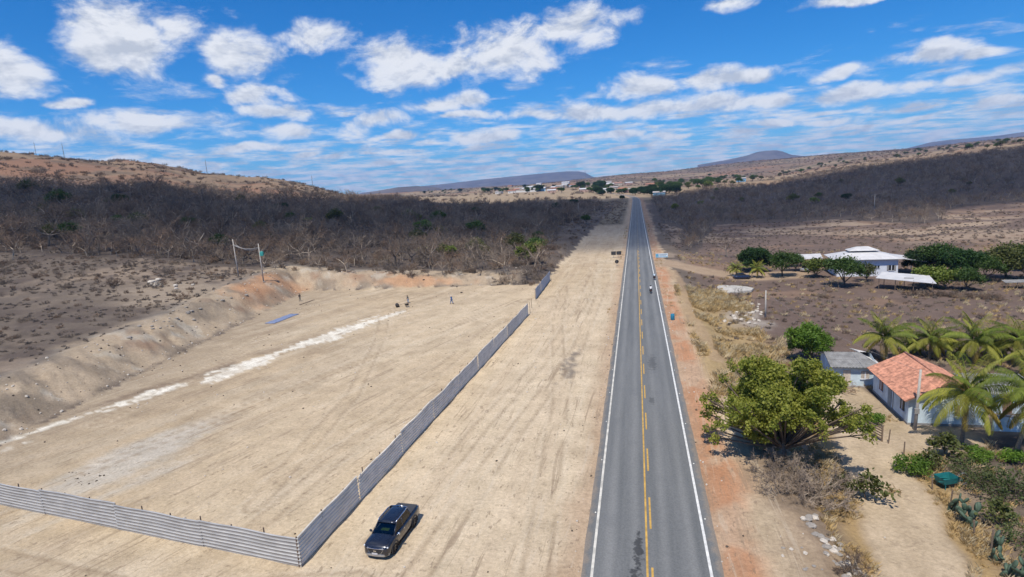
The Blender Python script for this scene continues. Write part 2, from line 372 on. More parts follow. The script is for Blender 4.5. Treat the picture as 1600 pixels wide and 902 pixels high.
azs = np.radians(np.concatenate([np.arange(-180, -74, 4.0), np.arange(-74, 50.01, 0.2), np.arange(52, 180, 4.0)]))
A, Rr = np.meshgrid(azs, rings); GX = (CAM_X + Rr * np.sin(A)).ravel(); GY = (Rr * np.cos(A)).ravel(); GZ = gz(GX, GY); GZ2 = GZ.reshape(len(rings), len(azs))
gz_exact = gz
def gz(x, y):
    x = np.asarray(x, float); y = np.asarray(y, float); dx = x - CAM_X; r = np.clip(np.hypot(dx, y), 4.0, 11299.0); a = np.clip(np.arctan2(dx, y), azs[0], azs[-1] - 1e-6)
    i = np.clip(np.searchsorted(rings, r, 'right') - 1, 0, len(rings) - 2); j = np.clip(np.searchsorted(azs, a, 'right') - 1, 0, len(azs) - 2)
    fr_ = (r - rings[i]) / (rings[i + 1] - rings[i]); fa = (a - azs[j]) / (azs[j + 1] - azs[j])
    return (GZ2[i, j] * (1 - fa) + GZ2[i, j + 1] * fa) * (1 - fr_) + (GZ2[i + 1, j] * (1 - fa) + GZ2[i + 1, j + 1] * fa) * fr_
# ground colours (albedo) by what the soil is
def lerp(c, col, w): return c + (np.array(col) - c) * w[:, None]
STRIP = [tuple(hit(*p)[:2]) for p in ((-60, 722), (0, 697), (75, 668), (180, 638), (250, 612), (330, 590), (400, 563), (470, 541), (540, 516), (622, 488))]
TRACK = [tuple(hit(*p)[:2]) for p in ((1490, 1000), (1440, 895), (1405, 800), (1362, 715), (1335, 668))] + [(21.5, 63.5), (22.0, 69.0)]
SIDE = [(6.0, 166.0), (12.0, 158.0), (19, 151.0), (25, 148), (36, 150)]
def ground_color(x, y):
    n = len(x); d = np.hypot(x - CAM_X, y); az_ = np.degrees(np.arctan2(x - CAM_X, y))
    lot, cl, cr = zones(x, y); px, py, dep = project(np.stack([x, y, gz(x, y)], -1)); px = np.where(dep > 1, px, -9999)
    f9 = fbm(x, y, 9, 4, 0); f3 = fbm(x, y, 3, 4, 1); f40 = fbm(x, y, 40, 4, 2); f1_ = fbm(x, y, 1.0, 3, 3); f200 = fbm(x, y, 200, 5, 5)
    c = np.tile(np.array([0.145, 0.118, 0.095]), (n, 1))                                       # dry scrub soil
    c = lerp(c, (0.255, 0.20, 0.15), sstep(0.5, 0.66, f40 * 0.6 + f9 * 0.4))
    c = lerp(c, (0.11, 0.088, 0.074), sstep(0.50, 0.64, f3 * 0.5 + fbm(x, y, 18, 4, 4) * 0.5)); bp_ = hit(285, 458); c = lerp(c, (0.34, 0.275, 0.205), sstep(1.2, 0.3, np.hypot((x - bp_[0]) / 26, (y - bp_[1]) / 17) + (f9 - 0.5) * 1.4) * 0.8)
    # right-hand field: streaks of bare pale soil between brown scrub
    rt = sstep(10, 16, x) * (d > 80)
    st = fbm(x, y * 2.6, 34, 4, 3)
    c = lerp(c, (0.155, 0.11, 0.09), rt * 0.8); c = lerp(c, (0.33, 0.25, 0.18), rt * sstep(0.52, 0.66, st) * sstep(150, 260, d))
    c = lerp(c, (0.24, 0.16, 0.11), rt * sstep(0.55, 0.7, f9) * 0.7)
    # far slopes in dry grass
    far = sstep(480, 620, d)
    fc = np.tile(np.array([0.215, 0.15, 0.105]), (n, 1)); fc = lerp(fc, (0.30, 0.225, 0.145), sstep(0.46, 0.62, f200)); fc = lerp(fc, (0.12, 0.10, 0.07), sstep(0.5, 0.62, fbm(x, y, 60, 4, 1)) * 0.8)
    fc = lerp(fc, (0.30, 0.17, 0.10), sstep(0.62, 0.72, fbm(x, y, 150, 4, 4)) * 0.7)
    fc = lerp(fc, (0.13, 0.105, 0.10), sstep(1800, 3600, d) * 0.75)
    c = c + (fc - c) * far[:, None]
    hillm = sstep(-22, -34, az_) * sstep(400, 520, d)
    hc = np.tile(np.array([0.27, 0.195, 0.13]), (n, 1)); hc = lerp(hc, (0.255, 0.15, 0.098), sstep(0.45, 0.6, fbm(x, y, 110, 4, 0))); hc = lerp(hc, (0.15, 0.115, 0.085), sstep(0.52, 0.64, fbm(x, y, 26, 4, 3)) * 0.8)
    c = c + (hc - c) * hillm[:, None]
    # bright grass field before the village
    fld = sstep(640, 720, d) * sstep(1500, 1100, d) * sstep(-26, -20, az_) * sstep(3, -1, az_); c = lerp(c, (0.36, 0.275, 0.18), fld * 0.85)
    fld = sstep(640, 800, d) * sstep(1700, 1300, d) * sstep(4, 7, az_); c = lerp(c, (0.34, 0.25, 0.155), fld * sstep(0.4, 0.6, fbm(x, y * 1.8, 90, 4, 2)) * 0.85)
    # forest floors
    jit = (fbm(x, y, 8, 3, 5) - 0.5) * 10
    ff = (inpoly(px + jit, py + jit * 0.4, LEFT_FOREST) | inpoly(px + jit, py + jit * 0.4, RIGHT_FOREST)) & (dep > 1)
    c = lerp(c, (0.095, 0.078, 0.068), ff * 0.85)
    # levelled lot and road verge: pale compacted sand
    sand = np.tile(np.array([0.495, 0.388, 0.258]), (n, 1))
    sand = lerp(sand, (0.56, 0.455, 0.315), sstep(0.45, 0.68, f9 * 0.5 + f40 * 0.5)); sand = lerp(sand, (0.36, 0.275, 0.18), sstep(0.52, 0.68, f3 * 0.5 + f9 * 0.5) * 0.6)
    u = x * math.cos(0.29) - y * math.sin(0.29); v_ = x * math.sin(0.29) + y * math.cos(0.29)          # grading direction of the lot
    stk = fbm(u, v_ * 0.06, 2.0, 4, 2); sand = lerp(sand, (0.52, 0.435, 0.32), sstep(0.5, 0.7, stk) * (x < -22) * 0.45); sand = lerp(sand, (0.33, 0.255, 0.175), sstep(0.5, 0.32, stk) * (x < -22) * 0.4)
    stv = fbm(x, y * 0.05, 1.1, 4, 4); sand = lerp(sand, (0.53, 0.44, 0.315), sstep(0.52, 0.7, stv) * (x > -22) * 0.45); sand = lerp(sand, (0.37, 0.275, 0.185), sstep(0.48, 0.33, stv) * (x > -22) * 0.35)
    sand = lerp(sand, (0.64, 0.525, 0.375), (x > -22) * sstep(140, 100, y) * 0.45 * sstep(-4, -7, x)); sand = lerp(sand, (0.60, 0.49, 0.345), (x < -22) * sstep(-52, -36, x) * 0.3)
    grey = sstep(-50, -74, x + (y - 60) * 0.18 + (f9 - 0.5) * 10) * (y > 25); sand = lerp(sand, (0.315, 0.255, 0.185), grey * 0.75)
    sand = lerp(sand, (0.33, 0.25, 0.175), sstep(170, 320, y) * (x > -22) * 0.5); sand = lerp(sand, (0.155, 0.125, 0.085), sstep(300, 322, y + (f9 - 0.5) * 26) * sstep(-6.2, -8.5, x - road_x(y)) * (0.75 + 0.25 * sstep(0.4, 0.6, f9)))
    iy = np.maximum(lot, -99); flat = (np.minimum(lot, np.maximum(cl, cr)) + (f3 - 0.5) * 3 < 0.4)
    c = lerp(c, (0, 0, 0), np.zeros(n)); c = np.where(flat[:, None], sand, c)
    # cut slope with clay bands
    bk = np.where(cr > 0, 0, np.clip(np.minimum(lot, np.maximum(cl, -30)), 0, None)); bank = sstep(0.0, 1.0, bk) * sstep(18, 11, bk + (f9 - 0.5) * 8) * (y > 10) * sstep(-26, -34, x) * sstep(152, 144, y - (x < -70) * 8)
    bc = np.tile(np.array([0.39, 0.31, 0.22]), (n, 1)); bc = lerp(bc, (0.265, 0.215, 0.16), sstep(0.45, 0.6, f3)); bc = lerp(bc, (0.34, 0.20, 0.12), 0.75 * sstep(0.50, 0.66, fbm(x, y, 16, 3, 1) * 0.75 + 0.25 * f3) * sstep(2, 5, bk) * sstep(13, 8, bk) * sstep(55, 85, y))
    bc = lerp(bc, (0.46, 0.41, 0.33), sstep(0.68, 0.76, fbm(x, y, 4, 4, 4)) * 0.7); bc = lerp(bc, (0.20, 0.18, 0.155), sstep(9, 13, bk) * sstep(0.4, 0.6, f9) * 0.8)
    for pt_, rx_, ry_ in (((640, 439), 13, 3.2), ((405, 452), 7, 9), ((440, 440), 8, 6)):
        ph_ = hit(*pt_); bc = lerp(bc, (0.47, 0.245, 0.125), sstep(1.2, 0.3, np.hypot((x - ph_[0]) / rx_, (y - ph_[1]) / ry_) + (f3 - 0.5) * 1.6) * 0.6)
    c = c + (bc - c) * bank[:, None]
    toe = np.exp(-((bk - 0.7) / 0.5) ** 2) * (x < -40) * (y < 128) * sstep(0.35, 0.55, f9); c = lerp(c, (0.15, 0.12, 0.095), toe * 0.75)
    # white gypsum strip dumped across the lot, a dark wash line beside it
    sd, stt = polydist(x, y, STRIP); L = stt.max(); tn = stt / 90.0
    wid = np.interp(stt, [0, 3.5, 8.3, 12, 15, 18, 20.6, 25, 28, 33, 40, 46, 55, 62, 68], [-0.6, 0.2, 0.5, -1.1, -0.7, -0.2, 0.7, 0.0, 1.7, 2.6, 0.9, 1.9, 1.9, 1.5, 0.4]); nz = (fbm(u, v_ * 0.16, 1.5, 5, 0, 0.62) - 0.5)
    side = (u - np.interp(v_, [p[0] * math.sin(0.29) + p[1] * math.cos(0.29) for p in STRIP], [p[0] * math.cos(0.29) - p[1] * math.sin(0.29) for p in STRIP]))
    dk = np.exp(-((side + 2.6 + nz * 4) / 1.3) ** 2) * (x < -24) * sstep(90, 70, y) * sstep(20, 36, y) * sstep(0.3, 0.5, f9 + nz * 0.6); c = lerp(c, (0.19, 0.14, 0.10), dk * 0.8)
    wm = sstep(0.45, -0.3, sd - wid - nz * 8.5) * (y < 112); c = lerp(c, (0.74, 0.70, 0.60), wm * (0.62 + 0.38 * sstep(0.35, 0.55, f1_)))
    pale = np.exp(-(((u - np.interp(v_, [0, 200], [0, 0])) + 57) / 6) ** 2) * 0
    pw = hit(200, 720); dpw = np.hypot((x - pw[0]) * 1.0, (y - pw[1]) * 0.45); c = lerp(c, (0.50, 0.47, 0.41), sstep(5.5, 2, dpw + nz * 8) * 0.65 * flat)
    # churned dark gravel on the verge
    gp = hit(892, 572); dg_ = np.hypot((x - gp[0]) / 1.1, (y - gp[1]) / 7.5); c = lerp(c, (0.17, 0.145, 0.125), sstep(1.0, 0.5, dg_ + (f1_ - 0.5) * 1.8) * 0.8)
    # tyre tracks pressed into the sand
    for tk_ in ([(-17.2, 38), (-16, 52), (-13, 75), (-11, 110), (-12, 160)], [(-6.5, 25), (-9, 60), (-14, 95), (-17, 130)], [(-30, 36), (-34, 60), (-42, 85), (-52, 110)], [(-50, 40), (-44, 60), (-36, 82), (-26, 112), (-18, 118)], [(-60, 50), (-62, 75), (-70, 105)], [(-15, 20), (-13, 45), (-9, 80), (-8, 130)], [(-12, 26), (-18, 29), (-30, 26), (-46, 28)], [(-28, 33), (-27, 60), (-25, 95)]):
        dt_, _ = polydist(x, y, tk_); dt_ = dt_ + (f9 - 0.5) * 0.25; rut = np.exp(-((dt_ - 0.8) / 0.19) ** 2) * sstep(0.3, 0.5, fbm(x, y, 6, 3, 5)); c = lerp(c, (0.30, 0.225, 0.15), rut * 0.55 * flat); c = lerp(c, (0.60, 0.51, 0.38), np.exp(-((dt_ - 1.15) / 0.16) ** 2) * 0.3 * flat)
    # red shoulder beside the asphalt
    rr = x - road_x(y)
    sh = sstep(3.6, 4.2, rr) * sstep(8.6, 6.0, rr + (f9 - 0.5) * 3.5) ; shc = np.tile(np.array([0.42, 0.275, 0.175]), (n, 1)); shc = lerp(shc, (0.45, 0.235, 0.13), (0.45 + 0.55 * sstep(0.3, 0.55, fbm(x, y * 0.12, 1.4, 4, 5))) * np.exp(-((rr - 5.8 - (f9 - 0.5) * 1.5) / 1.6) ** 2))
    shc = lerp(shc, (0.48, 0.37, 0.26), sstep(0.52, 0.68, f3) * 0.6); shc = lerp(shc, (0.26, 0.18, 0.125), sstep(150, 260, y) * 0.7); c = c + (shc - c) * sh[:, None]
    sh = sstep(6.6, 4.4, -rr + (f9 - 0.5) * 3) * (rr < -3.4); c = lerp(c, (0.42, 0.285, 0.185), sh * 0.6)
    # earth bank and yard on the right
    ap = sstep(7.5, 9.5, rr) * sstep(64, 46, y + (f9 - 0.5) * 20) * sstep(30, 16, x); c = lerp(c, (0.33, 0.245, 0.165), ap * 0.85); c = lerp(c, (0.23, 0.175, 0.125), ap * sstep(0.48, 0.6, f3) * 0.7)
    yg = sstep(60, 72, y) * sstep(125, 100, y + (f9 - 0.5) * 30) * sstep(6.5, 8, x) * sstep(22, 15, x + (f40 - 0.5) * 12); c = lerp(c, (0.40, 0.29, 0.145), yg * 0.85)
    td, tt_ = polydist(x, y, TRACK); tr = sstep(3.2, 1.9, td + (f3 - 0.5) * 1.6); tg = sstep(5.4, 3.0, td + (f3 - 0.5) * 2.0) * (1 - tr)
    c = lerp(c, (0.40, 0.275, 0.12), tg * 0.75 * (y < 64)); c = lerp(c, (0.50, 0.395, 0.27), tr)
    c = lerp(c, (0.43, 0.335, 0.225), tr * np.exp(-((td - 0.1) / 0.5) ** 2) * 0.6)
    yd = (np.hypot((x - 24.5) / 5.5, (y - 56.5) / 3.6)); c = lerp(c, (0.45, 0.355, 0.245), sstep(1.15, 0.75, yd + (f3 - 0.5) * 0.5)); yd = np.hypot((x - 23.2) / 1.9, (y - 64) / 7); c = lerp(c, (0.42, 0.33, 0.22), sstep(1.1, 0.8, yd))
    sd2, _ = polydist(x, y, SIDE); c = lerp(c, (0.36, 0.265, 0.18), sstep(6.5, 3.5, sd2 + (f9 - 0.5) * 4)); sd3, _ = polydist(x, y, [(9.5, 75), (8.2, 100), (9, 130), (8, 150)]); c = lerp(c, (0.37, 0.265, 0.165), sstep(1.4, 0.7, sd3 + (f3 - 0.5)) * 0.7)
    # weathered rubble slabs area and gully debris
    c = lerp(c, (0.40, 0.36, 0.31), sstep(3.4, 1.6, np.hypot((x - 18.0) * 0.8, (y - 106) * 0.32) + (f3 - 0.5) * 4) * 0.6)
    return np.clip(c * (0.93 + 0.14 * f1_)[:, None], 0, 1)

na, nr = len(azs), len(rings); ii, jj = np.meshgrid(np.arange(nr - 1), np.arange(na), indexing='ij'); j2 = (jj + 1) % na
quads = np.stack([ii * na + jj, ii * na + j2, (ii + 1) * na + j2, (ii + 1) * na + jj], -1).reshape(-1, 4)[:, ::-1]
gm = bpy.data.materials.new('soil'); gm.use_nodes = True; q = NT(gm.node_tree)
out = q.n('ShaderNodeOutputMaterial'); bs = q.n('ShaderNodeBsdfPrincipled'); q.put(out.inputs[0], bs.outputs[0])
at = q.n('ShaderNodeAttribute', attribute_name='soil'); co = q.n('ShaderNodeTexCoord').outputs['Object']
fine = q.noise(co, 3.2, 7, 0.78); mid = q.noise(co, 0.35, 6, 0.65); clod = q.noise(co, 0.9, 5, 0.75)
cc = q.mix(1.0, at.outputs['Color'], q.mix(q.maprange(fine, 0.28, 0.72, 0, 1, False), (0.72, 0.705, 0.69), (1.25, 1.25, 1.24)), 'MULTIPLY')
cc = q.mix(1.0, cc, q.mix(q.maprange(mid, 0.3, 0.7, 0, 1, False), (0.86, 0.85, 0.83), (1.12, 1.12, 1.13)), 'MULTIPLY')
cc = q.mix(q.math('MULTIPLY', q.maprange(clod, 0.58, 0.66), 0.38), cc, (0.20, 0.145, 0.10))
lotv = q.n('ShaderNodeAttribute', attribute_name='lot').outputs['Fac']; verv = q.n('ShaderNodeAttribute', attribute_name='verge').outputs['Fac']
for msk, rz_ in ((lotv, 0.29), (verv, 0.02)):                  # tyre and grader marks
    mp = q.mapping(q.mapping(co, (1, 1, 1), (0, 0, rz_)), (1.3, 0.07, 1)); ln = q.noise(mp, 1.0, 6, 0.68, 1.2); brk = q.maprange(q.noise(co, 0.12, 3), 0.38, 0.58)
    cc = q.mix(q.math('MULTIPLY', q.math('MULTIPLY', q.maprange(ln, 0.56, 0.62), msk), q.math('MULTIPLY', brk, 0.6)), cc, (0.27, 0.20, 0.135)); cc = q.mix(q.math('MULTIPLY', q.math('MULTIPLY', q.maprange(ln, 0.44, 0.36), msk), 0.32), cc, (0.56, 0.475, 0.36))
    sp = q.noise(q.mapping(q.mapping(co, (1, 1, 1), (0, 0, rz_)), (2.2, 0.8, 1)), 1.0, 3, 0.7); cc = q.mix(q.math('MULTIPLY', q.math('MULTIPLY', q.maprange(sp, 0.60, 0.66), msk), 0.55), cc, (0.21, 0.155, 0.105))
q.put(bs.inputs['Base Color'], cc); bs.inputs['Roughness'].default_value = 0.95; bs.inputs['Specular IOR Level'].default_value = 0.1
bp = q.n('ShaderNodeBump'); bp.inputs['Strength'].default_value = 0.8; bp.inputs['Distance'].default_value = 0.14; q.put(bp.inputs['Height'], q.math('ADD', fine, q.math('MULTIPLY', clod, 0.8))); q.put(bs.inputs['Normal'], bp.outputs[0])
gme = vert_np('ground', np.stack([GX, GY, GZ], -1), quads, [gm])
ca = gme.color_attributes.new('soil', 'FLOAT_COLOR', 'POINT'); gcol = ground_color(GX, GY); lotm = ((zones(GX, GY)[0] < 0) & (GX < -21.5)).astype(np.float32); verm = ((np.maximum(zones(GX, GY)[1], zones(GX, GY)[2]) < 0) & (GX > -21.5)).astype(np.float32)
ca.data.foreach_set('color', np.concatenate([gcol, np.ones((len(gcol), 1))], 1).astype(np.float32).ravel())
for nm_, dat_ in (('lot', lotm), ('verge', verm)):
    gme.attributes.new(nm_, 'FLOAT', 'POINT').data.foreach_set('value', dat_)
tag(link('ground', gme), 'pale sand lot, dry scrub and far grass slopes', kind='structure')

# distant relief
def hill_range(name, label, px, tops, dist, depth, col, seed, base=-30):
    """a long ridge of real depth: crest heights along px columns at a distance"""
    n, mrows = 160, 26; V = []; xs = np.linspace(px[0], px[-1], n)
    crest = np.interp(xs, px, tops)
    rng = np.random.default_rng(seed)
    for j in range(mrows):
        t = j / (mrows - 1)
        for i in range(n):
            d = ray(xs[i], 280); h = d[:2] / np.linalg.norm(d[:2]); rr = dist + depth * (t - 0.5)
            P = np.array([CAM_X, 0]) + h * rr; c = ray(xs[i], crest[i]); zc = CAM_H + c[2] / np.hypot(c[0], c[1]) * dist
            prof = math.sin(math.pi * t) ** 0.8 if t < 0.5 else math.sin(math.pi * t) ** 0.5
            fr = fbm(np.array([P[0]]), np.array([P[1]]), dist / 14, 5, seed)[0] - 0.5
            z = base + (zc - base) * prof * (1 + 0.35 * fr * (1 - prof ** 3)); V.append((P[0], P[1], z))
    idx = np.array([(j * n + i, j * n + i + 1, (j + 1) * n + i + 1, (j + 1) * n + i) for j in range(mrows - 1) for i in range(n - 1)])
    o = link(name, vert_np(name, np.array(V), idx, [mat(name + '_soil', col, 0.95, 0.35, 0.004, spec=0.05)])); return tag(o, label, kind='structure')
hill_range('hills', 'long flat-topped ridge far beyond the village', [560, 600, 650, 700, 760, 800, 850, 885, 905, 915, 925, 945, 1000], [302, 297, 292, 287, 280, 276, 271, 268, 268, 270, 276, 281, 283], 9000, 3500, (0.13, 0.11, 0.10), 1)
hill_range('hills', 'low rounded hill left of the village', [560, 590, 620, 650, 680, 700, 730], [304, 298, 293, 291, 293, 297, 300], 4200, 1300, (0.20, 0.145, 0.115), 2, base=5)
hill_range('hills', 'lone flat-topped butte on the right skyline', [1090, 1130, 1150, 1168, 1182, 1195, 1212, 1222, 1235, 1252, 1280, 1320], [258, 251, 247, 243, 238, 236, 235, 237, 242, 244, 246, 250], 7800, 2200, (0.12, 0.09, 0.085), 3)
hill_range('hills', 'blue ridge on the far right skyline', [1400, 1450, 1480, 1520, 1560, 1600, 1700, 1900], [236, 223, 219, 216, 212, 206, 195, 180], 9500, 3000, (0.11, 0.10, 0.10), 4)

# ------------------------------------------------------------------ road
am = bpy.data.materials.new('asphalt'); am.use_nodes = True; q = NT(am.node_tree)
out = q.n('ShaderNodeOutputMaterial'); bs = q.n('ShaderNodeBsdfPrincipled'); q.put(out.inputs[0], bs.outputs[0]); co = q.n('ShaderNodeTexCoord').outputs['Object']
sx = q.n('ShaderNodeSeparateXYZ'); q.put(sx.inputs[0], co)
grain = q.noise(co, 9, 6, 0.75); patch = q.noise(q.mapping(co, (0.9, 0.05, 1)), 1.0, 5, 0.6); patch2 = q.noise(co, 0.25, 4, 0.6)
base = q.mix(q.maprange(patch, 0.3, 0.7), (0.120, 0.124, 0.122), (0.165, 0.167, 0.162))
for lane in (-1.75, 1.75):                                        # polished wheel paths in each lane
    for off in (-0.8, 0.8):
        wp = q.maprange(q.math('ABSOLUTE', q.math('SUBTRACT', sx.outputs[0], lane + off)), 0.0, 0.55, 1.0, 0.0)
        base = q.mix(q.math('MULTIPLY', wp, 0.35), base, (0.25, 0.248, 0.235))
base = q.mix(q.math('MULTIPLY', q.maprange(patch2, 0.5, 0.72), 0.4), base, (0.135, 0.138, 0.138))
ed = q.maprange(q.math('ADD', q.math('ABSOLUTE', sx.outputs[0]), q.math('MULTIPLY', q.math('SUBTRACT', q.noise(co, 1.2, 5), 0.5), 1.2)), 3.7, 4.2)
base = q.mix(q.math('MULTIPLY', ed, 0.7), base, (0.26, 0.21, 0.16))   # dust carried in from the verge
for (ox, oy, rx_, ry_) in ((-0.75, 34.0, 0.42, 2.6), (-0.95, 31.0, 0.5, 1.6), (1.2, 73.0, 0.8, 4.5), (0.8, 60.0, 0.4, 1.4)):
    vv = q.vmath('MULTIPLY', q.vmath('SUBTRACT', co, (ox, oy, 0)), (1 / rx_, 1 / ry_, 0)); dd_ = q.math('ADD', q.vmath('LENGTH', vv), q.math('MULTIPLY', q.math('SUBTRACT', q.noise(co, 2.2, 5, 0.7), 0.5), 2.6))
    base = q.mix(q.math('MULTIPLY', q.maprange(dd_, 0.4, 0.85, 1.0, 0.0), 0.75 if oy < 50 else 0.4), base, (0.02, 0.021, 0.023))   # oil spills
base = q.mix(1.0, base, q.mix(q.maprange(grain, 0.3, 0.7), (0.82, 0.82, 0.82), (1.18, 1.18, 1.18)), 'MULTIPLY')
q.put(bs.inputs['Base Color'], base); bs.inputs['Roughness'].default_value = 0.82; bs.inputs['Specular IOR Level'].default_value = 0.35
bp = q.n('ShaderNodeBump'); bp.inputs['Strength'].default_value = 0.25; bp.inputs['Distance'].default_value = 0.02; q.put(bp.inputs['Height'], grain); q.put(bs.inputs['Normal'], bp.outputs[0])
YS = np.concatenate([np.arange(-80, 600, 10.0), np.arange(600, 1000, 6.0)])
def road_frame(y):
    x = float(road_x(y)); dx = float(road_x(y + 0.5)) - float(road_x(y - 0.5)); n_ = math.hypot(1, dx); return x, dx / n_, 1 / n_
def ribbon(mb, y0, y1, xa, xb, z0, z1, step=10.0):
    ys = list(np.arange(y0, y1, step)) + [y1]; rg = []
    for y in ys:
        x, tx, ty = road_frame(y); zz_ = float(road_z(y)) * float(sstep(200, 300, y))
        rg.append([(x + a * ty, y - a * tx, zz_ + h) for a, h in ((xa, z0), (xb, z0), (xb, z1), (xa, z1))])
    mb.loft(rg)
def rag(y, s): return 0.10 * (float(fbm(np.array([y]), np.array([s * 7.0]), 2.5, 3, 2)[0]) - 0.5) * 2
mb = MB(); rg = []
for y in np.concatenate([np.arange(-80, 140, 0.8), np.arange(140, 1000, 8.0)]):
    x, tx, ty = road_frame(y); zz_ = float(road_z(y)) * float(sstep(200, 300, y)); a0, a1 = -3.95 + rag(y, 1), 4.05 + rag(y, 2)
    rg.append([(x + a * ty, y - a * tx, zz_ + h) for a, h in ((a0 - 0.25, -0.07), (a1 + 0.25, -0.07), (a1, 0.02), (1.9, 0.045), (0, 0.06), (-1.9, 0.045), (a0, 0.02))])
mb.loft(rg); road = mb.build('road', am); tag(road, 'straight two-lane asphalt road running to the village', kind='structure')
PW = mat('white_road_paint', (0.66, 0.65, 0.61), 0.7, 0.18, 2.5); PY = mat('yellow_road_paint', (0.52, 0.315, 0.075), 0.75, 0.25, 2.0)
def crown(a): return np.interp(abs(a), [0, 1.9, 4.0], [0.06, 0.045, 0.02])
PWD = mat('dusty_white_paint', (0.56, 0.53, 0.46), 0.8, 0.3, 1.2)
for a in (-3.5, 3.5):
    mb = MB(); ribbon(mb, -78, 985, a - 0.085, a + 0.085, crown(a) - 0.015, crown(a) + 0.006); mb.build('edge_line', PW if a > 0 else PWD, road)
mb = MB(); ribbon(mb, -78, 196, -0.27, -0.14, 0.03, 0.066); mb.build('centre_line', PY, road)
mb = MB(); mb.box(-0.065, 0.065, 0, 4.0, -0.02, 0.006); dash = mb.mesh('dash', PY); PD = mat('worn_yellow_paint', (0.42, 0.32, 0.17), 0.8, 0.3, 2.0); dash2 = mb.mesh('dash_worn', PD)
for i in range(-6, 108):
    y = 36.4 + 8.05 * i; x, tx, ty = road_frame(y + 2); sid = 0.09 if y < 196 else 0.0
    z = float(road_z(y + 2)) * float(sstep(200, 300, y + 2)); link('dash', dash if y < 196 else dash2, road, (x + sid * ty, y, z + 0.062), (0, 0, -math.atan2(tx, ty)))
STUD = mat('reflector_plastic', (0.7, 0.68, 0.6), 0.4, 0.1); mb = MB(); mb.loft([[(-.05, -.05, 0), (.05, -.05, 0), (.05, .05, 0), (-.05, .05, 0)], [(-.035, -.02, .03), (.035, -.02, .03), (.035, .02, .03), (-.035, .02, .03)]]); stud = mb.mesh('reflector', STUD)
for i in range(14):
    for a in (-3.72, 3.78): link('reflector', stud, road, (a, 30 + i * 8.05, crown(a) + 0.004))
# ------------------------------------------------------------------ plants: shapes
BARK_GREY = mat('grey_bark', (0.29, 0.25, 0.20), 0.9, 0.3, 2.0, objrand=0.6); TWIG = mat('grey_twig', (0.225, 0.182, 0.14), 0.9, 0.25, 0.8, objrand=0.45)
TWIG_RED = mat('brown_twig', (0.205, 0.145, 0.10), 0.9, 0.25, 0.8, objrand=0.4); BARK = mat('brown_bark', (0.15, 0.115, 0.085), 0.9, 0.3, 3.0, bump=0.4)
def unit(v): return v / (np.linalg.norm(v) + 1e-9)
def bare_tree_meshes(seed, h, spread, twigs=6, twig_r=0.016, low=False):
    rng = np.random.default_rng(seed); tk, cr_ = MB(), MB()
    def bend(p, d, L, n, r0, r1, mb_, wob=0.12, sides=4, up=0.0):
        pts = [p]
        for _ in range(n):
            d = unit(d + rng.normal(0, wob, 3) + np.array([0, 0, up])); pts.append(pts[-1] + d * L / n)
        mb_.tube(pts, list(np.linspace(r0, r1, n + 1)), sides, cap=False); return pts, d
    stems = 1 if not low else 5
    tips = []
    for s_ in range(stems):
        a = rng.uniform(0, 6.28); d0 = np.array([math.cos(a) * (0.12 if not low else 0.8), math.sin(a) * (0.12 if not low else 0.8), 1.0])
        hh = h * (0.28 if not low else 0.12); pts, d = bend(np.array([0, 0, -0.4]), unit(d0), hh + 0.4, 3, h * 0.028, h * 0.021, tk, sides=5); tips.append((pts[-1], d))
    for p, d in tips:
        nl = 4 if not low else 2; a0 = rng.uniform(0, 6.28)
        for i in range(nl):
            a = a0 + i * 6.28 / nl + rng.normal(0, 0.3); dd = unit(np.array([math.cos(a) * spread, math.sin(a) * spread, 0.75]) + rng.normal(0, 0.15, 3))
            lp, ld = bend(p, dd, h * rng.uniform(0.32, 0.44), 4, h * 0.015, h * 0.008, tk, 0.16, 4, 0.05)
            for b_ in range(4):
                bp_ = lp[1 + b_] if b_ < 4 else lp[-1]; bd = unit(ld + rng.normal(0, 0.65, 3) + np.array([0, 0, 0.15]))
                q2, d2 = bend(bp_, bd, h * rng.uniform(0.2, 0.32), 3, h * 0.007, h * 0.003, cr_, 0.2, 3, 0.03)
                for c_ in range(6):
                    p3 = q2[rng.integers(1, 4)]; d3 = unit(d2 + rng.normal(0, 0.75, 3)); L3 = h * rng.uniform(0.10, 0.19); e3 = p3 + d3 * L3
                    cr_.spike(p3, e3, twig_r * 1.2)
                    for e_ in range(twigs):
                        t = rng.uniform(0.15, 1); p4 = p3 + d3 * L3 * t; d4 = unit(d3 * 0.5 + rng.normal(0, 0.7, 3)); cr_.spike(p4, p4 + d4 * h * rng.uniform(0.05, 0.13), twig_r)
    return tk, cr_
BT = []
for i in range(7):
    tk, cr_ = bare_tree_meshes(100 + i, 1.0, 0.85 + 0.25 * (i % 3), 7, 0.0023)
    BT.append((tk.mesh('trunk', BARK_GREY), cr_.mesh('crown', TWIG if i % 3 else TWIG_RED)))
SH = []
for i in range(4):
    tk, cr_ = bare_tree_meshes(200 + i, 1.0, 1.3, 6, 0.0075, True); SH.append((tk.mesh('stem', BARK_GREY), cr_.mesh('twigs', TWIG if i % 2 else TWIG_RED)))
